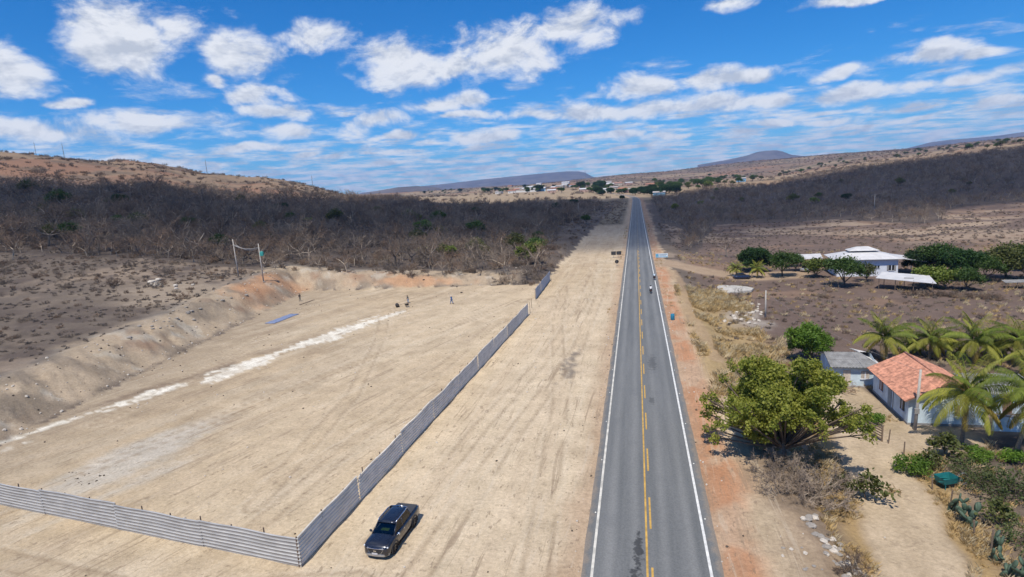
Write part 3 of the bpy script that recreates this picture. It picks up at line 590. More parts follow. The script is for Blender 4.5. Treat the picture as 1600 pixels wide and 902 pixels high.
def scatter_stuff(name, label, pts, rots, scales, idx, sources):
    """one object of kind stuff: instances of the source meshes on points"""
    me = bpy.data.meshes.new(name); me.vertices.add(len(pts)); me.vertices.foreach_set('co', np.asarray(pts, np.float32).ravel())
    for nm, ty, dat in (('rz', 'FLOAT', rots), ('sc', 'FLOAT', scales), ('ix', 'INT', idx)):
        at_ = me.attributes.new(nm, ty, 'POINT'); at_.data.foreach_set('value', np.asarray(dat, np.int32 if ty == 'INT' else np.float32))
    o = link(name, me); tree = bpy.data.node_groups.new(name, 'GeometryNodeTree')
    tree.interface.new_socket('Geometry', in_out='INPUT', socket_type='NodeSocketGeometry'); tree.interface.new_socket('Geometry', in_out='OUTPUT', socket_type='NodeSocketGeometry')
    N = tree.nodes; Lk = tree.links; gi = N.new('NodeGroupInput'); go = N.new('NodeGroupOutput'); jn = N.new('GeometryNodeJoinGeometry')
    def attr(nm, ty):
        a = N.new('GeometryNodeInputNamedAttribute'); a.data_type = ty; a.inputs['Name'].default_value = nm; return a.outputs[0]
    rz = N.new('ShaderNodeCombineXYZ'); Lk.new(attr('rz', 'FLOAT'), rz.inputs[2]); sc = attr('sc', 'FLOAT'); ix = attr('ix', 'INT')
    for lst in sources:
        pick = N.new('GeometryNodeJoinGeometry')
        for so_ in reversed(lst):
            oi = N.new('GeometryNodeObjectInfo'); oi.inputs['Object'].default_value = so_; oi.inputs['As Instance'].default_value = True; oi.transform_space = 'ORIGINAL'
            Lk.new(oi.outputs['Geometry'], pick.inputs[0])
        ip = N.new('GeometryNodeInstanceOnPoints'); ip.inputs['Pick Instance'].default_value = True
        Lk.new(gi.outputs[0], ip.inputs['Points']); Lk.new(pick.outputs[0], ip.inputs['Instance']); Lk.new(ix, ip.inputs['Instance Index']); Lk.new(rz.outputs[0], ip.inputs['Rotation']); Lk.new(sc, ip.inputs['Scale']); Lk.new(ip.outputs[0], jn.inputs[0])
    Lk.new(jn.outputs[0], go.inputs[0]); md = o.modifiers.new('scatter', 'NODES'); md.node_group = tree
    return tag(o, label, kind='stuff')
def jitter_points(x0, x1, y0, y1, step, seed):
    rng = np.random.default_rng(seed); gx, gy = np.meshgrid(np.arange(x0, x1, step), np.arange(y0, y1, step)); n = gx.size
    return gx.ravel() + rng.uniform(-.5, .5, n) * step, gy.ravel() + rng.uniform(-.5, .5, n) * step
def ground_px(x, y):
    z = gz(x, y); px, py, dep = project(np.stack([x, y, z], -1)); return z, np.where(dep > 1, px, -1e5), py
def plant(name, meshes, loc, rz, sc, label, cat, group, parts=('trunk', 'crown')):
    e = empty(name, loc, rz, label, cat, group, sc)
    for nm, me in zip(parts, meshes): link(nm, me, e)
    return e
# ------------------------------------------------------------------ dry forest left
rng = np.random.default_rng(3)
x, y = jitter_points(-900, 60, 60, 900, 4.2, 1); z, px, py = ground_px(x, y); k_ = inpoly(px, py, LEFT_FOREST) & (x < verge_left(y) - 1.0) & (np.hypot(x, y) < 900)
dd = np.hypot(x, y); k_ &= rng.random(len(x)) < np.where(dd < 330, 0.95, 0.6) * (.35 + .65 * sstep(.36, .5, fbm(x, y, 26, 3, 4))); x, y, z, px, py, dd = (a[k_] for a in (x, y, z, px, py, dd))
hgt = rng.uniform(3.6, 7.4, len(x)) * np.where(rng.random(len(x)) < 0.22, 1.6, 1.0) * (0.55 + 0.9 * fbm(x, y, 34, 3, 1)) * np.where(px > 520, 0.85, 1.0); edge_ = dd - 0
order = np.argsort(dd + np.where((px < -20), 600, 0)); front = order[:150]; rest = order[150:]
protoT = []
for n_, i in enumerate(front):
    v = n_ % 7; e = plant('bare_tree', BT[v], (x[i], y[i], z[i]), rng.uniform(0, 6.28), hgt[i], 'leafless grey tree on the near edge of the forest behind the cleared lot', 'tree', 'leafless trees along the forest edge behind the lot')
    if n_ < 7: protoT.append(e)
SRC_T = [[c for c in e.children if c.name.startswith('trunk')][0] for e in protoT]; SRC_C = [[c for c in e.children if c.name.startswith('crown')][0] for e in protoT]
scatter_stuff('dry_forest', 'mass of leafless grey-brown trees left of the road', np.stack([x, y, z], -1)[rest], rng.uniform(0, 6.28, len(rest)), hgt[rest], rng.integers(0, 7, len(rest)), [SRC_T, SRC_C])
print('left forest', len(x))
# dry forest right
x, y = jitter_points(0, 1500, 120, 1250, 6.0, 2); z, px, py = ground_px(x, y); k_ = inpoly(px, py, RIGHT_FOREST) & (x - road_x(y) > 13) & (px < 2000); dd = np.hypot(x, y)
k_ &= rng.random(len(x)) < np.where(dd < 420, 1.0, 0.55); x, y, z, px, py, dd = (a[k_] for a in (x, y, z, px, py, dd))
hgt = rng.uniform(3.6, 6.2, len(x)) * np.where(dd > 500, 1.25, 1.0); order = np.argsort(dd + np.where(px > 1620, 900, 0)); front = order[:110]; rest = order[110:]
for n_, i in enumerate(front):
    plant('bare_tree', BT[(n_ * 3) % 7], (x[i], y[i], z[i]), rng.uniform(0, 6.28), hgt[i], 'leafless dark tree on the near edge of the forest right of the road', 'tree', 'leafless trees along the forest edge right of the road')
scatter_stuff('dry_forest', 'dark mass of leafless trees right of the road', np.stack([x, y, z], -1)[rest], rng.uniform(0, 6.28, len(rest)), hgt[rest], rng.integers(0, 7, len(rest)), [SRC_T, SRC_C])
print('right forest', len(x))

# ------------------------------------------------------------------ metal sheet fences
ZINC = mat('galvanised_sheet', (0.42, 0.415, 0.40), 0.45, 0.18, 0.6, metal=0.2, spec=0.5, stretch=(1, 1, 6), objrand=.10); ZINC_SHADE_SIDE = mat('shade_side_sheet', (0.70, 0.665, 0.58), 0.55, 0.22, 0.6, metal=0.0, spec=0.4, stretch=(1, 1, 6), objrand=.16); POST = mat('rusty_post', (0.17, 0.12, 0.09), 0.8, 0.35, 6.0)  # long run's sheet colour is lightened and warmed to offset its shade
def sheet_mesh(L, hgt, mtl, wave=0.0, seed=0):
    """sheet with horizontal trapezoid ribs, local X along, Z up, outer face -Y"""
    prof = []; nr_ = 8; p = hgt / nr_
    for i in range(nr_):
        z0 = i * p; prof += [(0.0, z0), (0.0, z0 + p * 0.60), (-0.055, z0 + p * 0.74), (-0.055, z0 + p * 0.84)]
    prof += [(0.0, hgt)]
    n = max(2, int(L / 0.7)); rg = []; rng_ = np.random.default_rng(seed); ph = rng_.uniform(0, 6)
    for i in range(n + 1):
        x = L * i / n; wv = wave * math.sin(x * 1.1 + ph) * 0.5; sag = wave * 0.4 * math.sin(x * 0.7 + ph * 2)
        rg.append([(x, yy + wv * zz_ / hgt, zz_ + sag * 0.4) for yy, zz_ in prof] + [(x, yy + 0.012 + wv * zz_ / hgt, zz_ + sag * 0.4) for yy, zz_ in reversed(prof)])
    mb = MB(); mb.loft(rg); return mb.mesh('sheet', mtl)
def fence_run(root, a, b, hgt, n, mtl, post_step=2.8, seed=0, dz=0.04):
    a = np.array(a); b = np.array(b); L = np.linalg.norm(b - a); ang = math.atan2(b[1] - a[1], b[0] - a[0]); PL = L / n
    bx, by, bz = root.location
    for i in range(n):
        p = a + (b - a) * i / n; z = min(g1(*(a + (b - a) * (i + t) / n)) for t in (0, .5, 1)); off = 0.03 * (i % 2)
        link('sheet', sheet_mesh(PL + (0.12 if seed == 3 else -0.09), hgt + 0.09 * math.sin(i * 2.3 + seed), mtl, 0.09, seed + i), root, (p[0] - bx + off * math.sin(ang), p[1] - by - off * math.cos(ang), z - 0.02 + dz - bz), (0.0, 0, ang))
    mb = MB(); mb.tube([(0, 0, -0.3), (0.01, 0.01, 1)], 0.045, 6); pm = mb.mesh('post', POST)
    m_ = int(L / post_step)
    for i in range(m_ + 1):
        p = a + (b - a) * i / max(m_, 1); z = g1(*p); nx, ny = -math.sin(ang), math.cos(ang); hh = hgt + 0.02 + 0.16 * abs(math.sin(i * 1.7 + seed)) ** 2
        link('post', pm, root, (p[0] + nx * 0.09 - bx, p[1] + ny * 0.09 - by, z - bz), (0.02 * math.sin(i * 3.1), 0.02 * math.cos(i), 0), (1, 1, hh))
    for h_ in (0.35, hgt - 0.3):
        mb = MB(); nx, ny = -math.sin(ang), math.cos(ang); mb.tube([(a[0] + nx * .05 - bx, a[1] + ny * .05 - by, g1(*a) + h_ - bz), (b[0] + nx * .05 - bx, b[1] + ny * .05 - by, g1(*b) + h_ - bz)], 0.03, 4); mb.build('rail', POST, root)
fz = g1(-22.1, 29.7)
fr = empty('sheet_fence', (-22.1, 29.7, fz), 0, 'tall grey ribbed sheet-metal fence turning a corner round the lot', 'fence')
fence_run(fr, (-63.4, 35.4), (-22.1, 29.7), 2.08, 5, ZINC, 2.75, 3)
fence_run(fr, (-22.1, 29.7), (-20.2, 101.7), 2.12, 9, ZINC_SHADE_SIDE, 2.9, 9)
mb = MB(); mb.add([(0, 0, 0), (0.5, 0.1, 0.05), (0.35, -0.18, 0.85), (0, 0.012, 0), (0.5, 0.112, 0.05), (0.35, -0.168, 0.85)], [(0, 1, 2), (5, 4, 3), (0, 3, 4, 1), (1, 4, 5, 2), (2, 5, 3, 0)])
mb.build('bent_sheet_corner', mat('shiny_sky_tint_sheet', (0.5, 0.58, 0.7), 0.25, 0.1, metal=0.7), fr, loc=(0.12, 8.0, 1.45), rot=(0, 0, 1.4))  # sky reflection on the bent corner is put into its blue base colour
f2 = empty('sheet_fence', (-21.2, 115.8, g1(-21.2, 115.8)), 0, 'short bluish sheet-metal fence past the gap, near the forest edge', 'fence')
fence_run(f2, (-21.2, 115.8), (-21.6, 139.5), 2.3, 3, mat('bluish_sheet', (0.36, 0.41, 0.48), 0.45, 0.15, 0.6, metal=0.5), 3.0, 5)
for i, (p, h) in enumerate((((-20.15, 103.2), 2.0), ((-20.6, 107.5), 1.9))):
    mb = MB(); mb.tube([(0, 0, -.3), (0.02, 0, h)], [0.05, 0.04], 6); tag(mb.build('wooden_post', POST, loc=(*p, g1(*p))), ('bare wooden post at the end of the long metal fence', 'bare wooden post standing alone in the fence gap')[i], 'post')
# ------------------------------------------------------------------ pickup truck
CARP = mat('dark_blue_car_paint', (0.018, 0.021, 0.032), 0.28, 0.1, 2.0, metal=0.35, spec=0.5, coat=1.0); CHROME = mat('chrome', (0.75, 0.76, 0.78), 0.18, 0.05, metal=1.0); RUB = mat('tyre_rubber', (0.02, 0.02, 0.021), 0.8, 0.2)
PLAS = mat('black_plastic', (0.03, 0.03, 0.032), 0.55, 0.2); COVER = mat('grey_bed_cover', (0.055, 0.056, 0.06), 0.6, 0.15, 4.0); ALLOY = mat('dark_alloy', (0.14, 0.14, 0.15), 0.35, 0.1, metal=0.8); LAMP = mat('headlamp_glass', (0.6, 0.63, 0.66), 0.12, 0.1, spec=0.8); REDL = mat('red_lens', (0.25, 0.01, 0.01), 0.2, 0.1)
gl = bpy.data.materials.new('tinted_glass'); gl.use_nodes = True; q = NT(gl.node_tree); out = q.n('ShaderNodeOutputMaterial'); t1 = q.n('ShaderNodeBsdfTransparent'); q.put(t1.inputs[0], q.mix(q.noise(q.n('ShaderNodeTexCoord').outputs['Object'], 2.0), (0.40, 0.45, 0.48), (0.46, 0.52, 0.55)))
g2 = q.n('ShaderNodeBsdfGlossy'); g2.inputs['Roughness'].default_value = 0.04; fz_ = q.n('ShaderNodeFresnel'); fz_.inputs[0].default_value = 1.6; ms = q.n('ShaderNodeMixShader'); q.put(ms.inputs[0], fz_.outputs[0]); q.put(ms.inputs[1], t1.outputs[0]); q.put(ms.inputs[2], g2.outputs[0]); q.put(out.inputs[0], ms.outputs[0]); GLASS = gl
def wheel_parts(parent, loc, r=0.36, w=0.24, side=1, mats=(RUB, ALLOY)):
    rg = []
    for i in range(20):
        a = 2 * math.pi * i / 20; rg.append([(rr_ * math.cos(a), yy, rr_ * math.sin(a)) for rr_, yy in ((r * 0.66, -w / 2), (r * 0.93, -w / 2), (r, -w * 0.32), (r, w * 0.32), (r * 0.93, w / 2), (r * 0.66, w / 2))])
    mb = MB(); mb.loft(rg + [rg[0]], True, False); wh = mb.build('wheel', mats[0], parent, True, loc=loc)
    mb = MB()
    for i in range(5):
        a = 2 * math.pi * i / 5; c, s_ = math.cos(a), math.sin(a); t = r * 0.1
        mb.add([(-s_ * t, side * w * .36, c * t), (s_ * t, side * w * .36, -c * t), (c * r * .68 + s_ * t * .7, side * w * .42, s_ * r * .68 - c * t * .7), (c * r * .68 - s_ * t * .7, side * w * .42, s_ * r * .68 + c * t * .7)], [(0, 1, 2, 3), (3, 2, 1, 0)])
    mb.tube([(0, side * w * .2, 0), (0, side * w * .44, 0)], r * 0.2, 10); mb.tube([(0, -side * w * 0.05, 0), (0, side * w * .1, 0)], r * 0.67, 16); mb.build('rim', mats[1], wh)
    return wh
tr = empty('pickup_truck', (-17.25, 33.45, g1(-17.25, 33.45)), R(-90 - 3.5), 'dark blue double-cab pickup truck parked beside the metal fence', 'pickup truck')
ST = [(2.50, .66, .36, .62, .80, .86), (2.44, .80, .30, .70, .90, .97), (2.25, .90, .27, .78, .97, 1.04), (1.95, .925, .27, .82, 1.02, 1.10), (1.38, .925, .27, .84, 1.05, 1.15), (0.2, .925, .27, .86, 1.07, 1.13), (-1.1, .925, .27, .88, 1.10, 1.15), (-1.9, .92, .29, .89, 1.11, 1.16), (-2.4, .90, .34, .88, 1.10, 1.15), (-2.5, .84, .42, .84, 1.05, 1.10)]
rg = []
for (x, w, zb, zm, zs, zt) in ST:
    half = [(w * .86, zb), (w * .985, zb + .12), (w, zm * .75), (w, zm), (w * .975, zs), (w * .86, zt - .012), (w * .5, zt + .02)]
    rg.append([(x, yy, zz_) for yy, zz_ in half] + [(x, 0, zt + .03)] + [(x, -yy, zz_) for yy, zz_ in reversed(half)])
mb = MB(); mb.loft(rg); mb.build('body', CARP, tr, True)
for sx_ in (1.52, -1.48):
    for sy in (-1, 1):
        wheel_parts(tr, (sx_, sy * 0.825, 0.36), side=sy)
        mb = MB(); mb.tube([(sx_ + .47 * math.cos(a), sy * 0.925, .38 + .47 * math.sin(a)) for a in np.linspace(-.25, math.pi + .25, 13)], 0.05, 5); mb.build('wheel_arch', PLAS, tr)
zB = 1.15; B = {'f': (1.36, .80), 'm': (0.1, .85), 'r': (-1.22, .80)}; T_ = {'f': (.58, .65), 'm': (-0.05, .67), 'r': (-1.08, .63)}; zT = 1.66
def P3(d, key, s_, z): return (d[key][0], s_ * d[key][1], z)
def pane(name, pts, m_, th=0.012):
    pts = [np.array(p) for p in pts]; n_ = unit(np.cross(pts[1] - pts[0], pts[3] - pts[0])); mb = MB(); mb.loft([[p - n_ * th for p in pts], [p + n_ * th for p in pts]]); return mb.build(name, m_, tr)
def inset(pts, k_=0.06):
    c = sum(np.array(p) for p in pts) / 4; return [np.array(p) + (c - np.array(p)) * k_ for p in pts]
pane('windshield', inset([P3(B, 'f', -1, zB), P3(B, 'f', 1, zB), P3(T_, 'f', 1, zT), P3(T_, 'f', -1, zT)]), GLASS); pane('rear_window', inset([P3(B, 'r', 1, zB), P3(B, 'r', -1, zB), P3(T_, 'r', -1, zT), P3(T_, 'r', 1, zT)]), GLASS)
for s_ in (-1, 1):
    for a_, b_ in (('f', 'm'), ('m', 'r')): pane('side_window', inset([P3(B, a_, s_, zB), P3(B, b_, s_, zB), P3(T_, b_, s_, zT), P3(T_, a_, s_, zT)]), GLASS)
    for key in 'fmr': mb = MB(); mb.tube([P3(B, key, s_, zB - .06), P3(T_, key, s_, zT)], 0.045, 6); mb.build('pillar', CARP, tr, True)
    mb = MB(); mb.tube([(.66, s_ * .66, 1.68), (.5, s_ * .68, 1.74), (-.8, s_ * .67, 1.75), (-1.18, s_ * .64, 1.68)], 0.032, 6); mb.build('roof_rail', CHROME, tr, True)
    mb = MB(); mb.ball((1.10, s_ * 1.03, 1.16), 0.12, 8, 6, (0.55, 1.0, 0.8)); mb.tube([(1.15, s_ * .88, 1.08), (1.12, s_ * 1.0, 1.14)], 0.03, 5); mb.build('mirror', CHROME if s_ > 0 else CARP, tr, True)
    mb = MB(); mb.loft([[(2.46, s_ * .50, .84), (2.30, s_ * .86, .90), (2.30, s_ * .86, .97), (2.44, s_ * .50, .91)], [(2.52, s_ * .50, .83), (2.36, s_ * .885, .89), (2.34, s_ * .885, .965), (2.48, s_ * .50, .915)]]); mb.build('headlight', LAMP, tr)
    mb = MB(); mb.box(-2.53, -2.40, s_ * .72 - .1, s_ * .72 + .1, .80, 1.05); mb.build('tail_light', REDL, tr)
    for xx in (.1, -.85):
        mb = MB(); mb.box(xx - .1, xx + .1, s_ * .93 - .012, s_ * .93 + .012, .93, .96); mb.build('door_handle', CHROME, tr)
    mb = MB(); mb.box(-1.05, 1.05, s_ * .90 - .05, s_ * .90 + .04, .24, .31); mb.build('sill', PLAS, tr)
rg = []
for (x, w, z) in ((.76, .62, 1.655), (.58, .67, 1.685), (.1, .69, 1.71), (-.7, .68, 1.71), (-1.08, .65, 1.69), (-1.22, .61, 1.665)): rg.append([(x, -w, z - .04), (x, -w, z - .01), (x, -w * .5, z + .015), (x, w * .5, z + .015), (x, w, z - .01), (x, w, z - .04)])
mb = MB(); mb.loft(rg); mb.build('roof', CARP, tr, True)
mb = MB(); mb.tube([(-1.18, -.63, 1.68), (-1.25, 0, 1.71), (-1.18, .63, 1.68)], 0.032, 6); mb.build('roof_rear_trim', CHROME, tr, True)
mb = MB(); mb.loft([[(-1.28, -.80, 1.17), (-2.42, -.78, 1.165), (-2.42, .78, 1.165), (-1.28, .80, 1.17)], [(-1.30, -.77, 1.20), (-2.40, -.75, 1.195), (-2.40, .75, 1.195), (-1.30, .77, 1.20)]]); bevel(mb.build('bed_cover', COVER, tr), 0.01)
mb = MB(); mb.loft([[(2.50, -.52, .58), (2.50, .52, .58), (2.46, .60, .84), (2.46, -.60, .84)], [(2.535, -.50, .60), (2.535, .50, .60), (2.50, .57, .82), (2.50, -.57, .82)]]); grl = mb.build('grille', PLAS, tr)
mb = MB(); mb.box(2.53, 2.56, -.10, .10, .68, .76); mb.build('badge', CHROME, grl)
mb = MB(); mb.tube([(2.46, -.64, .86), (2.52, -.3, .87), (2.535, 0, .87), (2.52, .3, .87), (2.46, .64, .86)], 0.025, 6); mb.tube([(2.47, -.62, .86), (2.54, -.40, .57)], 0.018, 5); mb.tube([(2.47, .62, .86), (2.54, .40, .57)], 0.018, 5); mb.build('grille_trim', CHROME, tr)
mb = MB(); mb.loft([[(2.28, -.88, .36), (2.52, -.6, .34), (2.56, 0, .34), (2.52, .6, .34), (2.28, .88, .36)], [(2.28, -.90, .50), (2.55, -.62, .48), (2.59, 0, .48), (2.55, .62, .48), (2.28, .90, .50)]], True, True); mb.build('bumper', mat('silver_bumper', (0.45, 0.46, 0.48), 0.35, 0.1, metal=0.6), tr)
mb = MB(); mb.box(2.58, 2.60, -.2, .2, .50, .62); mb.build('number_plate', mat('plate_grey', (.5, .5, .52), .5), tr)
mb = MB(); mb.box(.75, 1.1, -.72, .72, 1.13, 1.20); mb.box(-.05, .12, -.6, -.15, 1.13, 1.50); mb.box(-.05, .12, .15, .6, 1.13, 1.50); mb.box(-.62, -.48, -.6, .6, 1.13, 1.42); mb.build('interior', PLAS, tr)
VEST = mat('fluorescent_yellow_cloth', (0.62, 0.72, 0.05), 0.8, 0.2, 8); mb = MB(); rng = np.random.default_rng(2)
gx = [[(0.74 + .10 * i + .02 * rng.random(), -.30 + .11 * j, 1.225 + .05 * rng.random()) for j in range(6)] for i in range(4)]; mb.loft([[*r_, *[(a, b, c - .02) for a, b, c in reversed(r_)]] for r_ in gx])
ve = mb.build('safety_vest', VEST); ve.matrix_world = Matrix.Translation(tr.location) @ Matrix.Rotation(R(-93.5), 4, 'Z'); tag(ve, 'bright yellow safety vest lying behind the truck windscreen', 'vest')
# ------------------------------------------------------------------ people
SKIN = mat('skin', (0.25, 0.13, 0.085), 0.6, 0.1)
def skinned(name, verts, edges, radii, mtl, parent, root=0):
    me = bpy.data.meshes.new(name); me.from_pydata([tuple(map(float, v)) for v in verts], edges, []); me.materials.append(mtl); o = link(name, me, parent)
    o.modifiers.new('skin', 'SKIN'); sv = me.skin_vertices[0].data
    for i, r_ in enumerate(radii): sv[i].radius = (r_, r_) if not isinstance(r_, tuple) else r_; sv[i].use_root = (i == root)
    sd_ = o.modifiers.new('sub', 'SUBSURF'); sd_.levels = 1; sd_.render_levels = 1; return o
POSES = {
 'walk': dict(pel=(0, 0, .95), sp=(0, .02, 1.2), ch=(0, .03, 1.38), nk=(0, .04, 1.52), hd=(0, .06, 1.64), ht=(0, .06, 1.74), sh=(.19, .02, 1.42), el=((-.25, -.12, 1.17), (.25, .06, 1.15)), wr=((-.24, -.16, .93), (.24, .22, .97)), hip=(.1, 0, .92), kn=((-.11, .2, .53), (.11, -.02, .50)), an=((-.11, .2, .09), (.11, -.28, .14))),
 'stand': dict(pel=(0, 0, .95), sp=(0, .0, 1.2), ch=(0, .03, 1.38), nk=(0, .06, 1.52), hd=(0, .10, 1.63), ht=(0, .10, 1.73), sh=(.19, .02, 1.42), el=((-.27, .06, 1.17), (.27, .06, 1.15)), wr=((-.12, .32, 1.08), (.12, .36, 1.0)), hip=(.1, 0, .92), kn=((-.15, .05, .5), (.15, .03, .50)), an=((-.17, 0, .09), (.17, -.03, .09))),
 'ride': dict(pel=(0, -.22, .84), sp=(0, -.14, 1.08), ch=(0, -.03, 1.27), nk=(0, .05, 1.4), hd=(0, .1, 1.52), ht=(0, .1, 1.62), sh=(.19, 0, 1.31), el=((-.32, .2, 1.08), (.32, .2, 1.08)), wr=((-.33, .44, 1.04), (.33, .44, 1.04)), hip=(.11, -.2, .83), kn=((-.24, .18, .72), (.24, .18, .72)), an=((-.2, -.05, .34), (.2, -.05, .34)))}
def person(label, loc, rz, pose, shirt, trousers, cap=None, group=None, helmet=None):
    e = empty('person', loc, rz, label, 'person', group); p = POSES[pose]; V = [p['pel'], p['sp'], p['ch'], p['nk'], p['hd'], p['ht']]; Rr_ = [.13, .12, .145, .055, .095, .07]; E_ = [(0, 1), (1, 2), (2, 3), (3, 4), (4, 5)]
    V.append((p['hd'][0], p['hd'][1] + .11, p['hd'][2])); Rr_.append(.015); E_.append((4, 6))
    for s_ in (0, 1):
        sg = (-1, 1)[s_]; b = len(V); w = np.array(p['wr'][s_]); el_ = np.array(p['el'][s_]); dr = unit(w - el_); hip = (sg * p['hip'][0], p['hip'][1], p['hip'][2]); an = p['an'][s_]
        V += [(sg * p['sh'][0], p['sh'][1], p['sh'][2]), tuple(el_), tuple(w), tuple(w + dr * .08), hip, p['kn'][s_], an, (an[0], an[1] + .17, an[2] - .05)]; Rr_ += [.06, .045, .03, .035, .09, .06, .042, .035]
        E_ += [(2, b), (b, b + 1), (b + 1, b + 2), (b + 2, b + 3), (0, b + 4), (b + 4, b + 5), (b + 5, b + 6), (b + 6, b + 7)]
        sd_ = unit(np.cross(dr, (0, 0, 1)) + 1e-3)
        for f_ in range(5):
            k0 = len(V); o_ = sd_ * (f_ - 1.5) * .02 if f_ < 4 else -sd_ * .05; V.append(tuple(w + dr * (.15 - .012 * abs(f_ - 1.5) if f_ < 4 else .07) + o_)); Rr_.append(.009); E_.append((b + 3 if f_ < 4 else b + 2, k0))
    skinned('body', V, E_, Rr_, SKIN, e)
    V = [p['pel'], p['sp'], p['ch'], (np.array(p['ch']) * .35 + np.array(p['nk']) * .65)]; Rr_ = [.155, .145, .165, .075]; E_ = [(0, 1), (1, 2), (2, 3)]
    for s_ in (0, 1):
        b = len(V); sh = np.array(((-1, 1)[s_] * p['sh'][0], p['sh'][1], p['sh'][2])); el_ = np.array(p['el'][s_]); V += [sh, el_, el_ * .8 + np.array(p['wr'][s_]) * .2]; Rr_ += [.08, .065, .062]; E_ += [(2, b), (b, b + 1), (b + 1, b + 2)]
    skinned('shirt', V, E_, Rr_, shirt, e)
    V = [p['pel']]; Rr_ = [.16]; E_ = []
    for s_ in (0, 1):
        b = len(V); V += [((-1, 1)[s_] * p['hip'][0], p['hip'][1], p['hip'][2] - .03), p['kn'][s_], np.array(p['an'][s_]) + np.array([0, 0, .05])]; Rr_ += [.105, .08, .065]; E_ += [(0, b), (b, b + 1), (b + 1, b + 2)]
    skinned('trousers', V, E_, Rr_, trousers, e)
    for s_ in (0, 1):
        an = p['an'][s_]; mb = MB(); mb.loft([[(an[0] + dx, an[1] + dy_, an[2] - .09 + h) for dx, dy_ in ((-.05, -.08), (.05, -.08), (.055, .1), (.03, .19), (-.03, .19), (-.055, .1))] for h in (0.0, 0.07)]); mb.build('shoe', PLAS, e)
    if helmet: mb = MB(); mb.ball(p['hd'], .145, 10, 8, (1, 1.15, 1)); mb.build('helmet', helmet, e, True)
    elif cap:
        mb = MB(); mb.ball((p['hd'][0], p['hd'][1], p['hd'][2] + .06), .108, 10, 8, (1, 1.1, .75)); mb.loft([[(-.07, p['hd'][1] + .08, p['hd'][2] + .06), (.07, p['hd'][1] + .08, p['hd'][2] + .06), (.06, p['hd'][1] + .2, p['hd'][2] + .04), (-.06, p['hd'][1] + .2, p['hd'][2] + .04)], [(-.07, p['hd'][1] + .08, p['hd'][2] + .075), (.07, p['hd'][1] + .08, p['hd'][2] + .075), (.06, p['hd'][1] + .2, p['hd'][2] + .05), (-.06, p['hd'][1] + .2, p['hd'][2] + .05)]]); mb.build('cap', cap, e, True)
    return e
BLUE_C = mat('blue_cloth', (0.03, 0.14, 0.36), 0.85, 0.15, 6); GREY_C = mat('grey_green_cloth', (0.12, 0.14, 0.12), 0.85, 0.2, 6); DARK_C = mat('dark_cloth', (0.025, 0.027, 0.035), 0.85, 0.2, 6); WHITE_C = mat('white_cloth', (0.68, 0.68, 0.68), 0.85, 0.1, 6); LTBL = mat('light_blue_jeans', (0.25, 0.32, 0.42), 0.85, 0.2, 6)
person('person in blue work clothes walking across the sand lot', hit(706, 475), R(70), 'walk', BLUE_C, BLUE_C, mat('white_cap', (.6, .6, .6), .7))
person('person in a grey-green shirt and pale trousers beside the tools', hit(638, 474), R(150), 'stand', GREY_C, LTBL, mat('dark_cap', (.03, .03, .03), .7))
person('person in dark clothes at the foot of the cut bank', hit(469, 471), R(200), 'stand', DARK_C, GREY_C, mat('dark_cap', (.03, .03, .03), .7))
WOOD = mat('weathered_wood', (0.21, 0.155, 0.11), 0.85, 0.3, 5.0, stretch=(1, 1, 6)); BLACKM = mat('black_iron', (0.03, 0.028, 0.027), 0.6, 0.2)
def drum_tool(label, loc, rz, L):
    """hand-pulled roller: drum with fork and long handle"""
    e = empty('hand_roller', loc, rz, label, 'roller'); mb = MB(); mb.tube([(-.55, 0, .38), (.55, 0, .38)], 0.38, 16); mb.build('drum', BLACKM, e, True); mb = MB(); mb.tube([(-.6, 0, .38), (-.6, .6, .5), (0, 1.0, .55), (.6, .6, .5), (.6, 0, .38)], .03, 6); mb.tube([(0, 1.0, .55), (0, L, .9)], .03, 6); mb.tube([(-.35, L, .9), (.35, L, .9)], .025, 6); mb.build('handle', WOOD, e); return e
p = hit(621, 480); drum_tool('black hand roller with a long handle on the sand lot', p, R(-62), 3.4)
p = hit(636, 480); e = empty('wheelbarrow', p, R(40), 'dark wheelbarrow standing at the end of the white strip', 'wheelbarrow')
mb = MB(); mb.loft([[(-.2, -.25, .35), (.2, -.25, .35), (.2, .3, .35), (-.2, .3, .35)], [(-.36, -.4, .66), (.36, -.4, .66), (.36, .62, .66), (-.36, .62, .66)]], True, False); mb.add([(-.2, -.25, .36), (.2, -.25, .36), (.2, .3, .36), (-.2, .3, .36)], [(0, 1, 2, 3)]); mb.build('tray', BLACKM, e)
mb = MB()
for s_ in (-1, 1): mb.tube([(s_ * .05, .75, .2), (s_ * .25, -.2, .38), (s_ * .3, -1.0, .6)], .02, 5); mb.tube([(s_ * .25, -.3, .38), (s_ * .27, -.4, 0)], .02, 5)
mb.build('frame', WOOD, e); wheel_parts(e, (0, .75, .2), .2, .08, mats=(RUB, BLACKM)).rotation_euler = (0, 0, R(90))
a = hit(468, 477); b = hit(491, 469); mb = MB(); L = (b - a).length; mb.box(0, L, -.12, .12, 0, .09); o = mb.build('timber_plank', WOOD, loc=a + Vector((0, 0, .03)), rot=(0, 0, math.atan2(b.y - a.y, b.x - a.x))); tag(o, 'long brown timber plank lying near the cut bank', 'plank')
p = hit(440, 498); TARP = mat('blue_tarp', (0.20, 0.24, 0.36), 0.5, 0.15, 2.0); mb = MB(); a = np.array(hit(421, 506)); b = np.array(hit(461, 491)); t = unit(b - a); n_ = np.array([-t[1], t[0], 0]); L = np.linalg.norm(b - a); rng = np.random.default_rng(4); rg = []
for i in range(13):
    rg.append([(*(a + t * L * i / 12 + n_ * w)[:2], g1(*(a + t * L * i / 12 + n_ * w)[:2]) + .05 + .07 * rng.random()) for w in np.linspace(-1.0, 1.0, 6) * (1 + .12 * rng.random())])
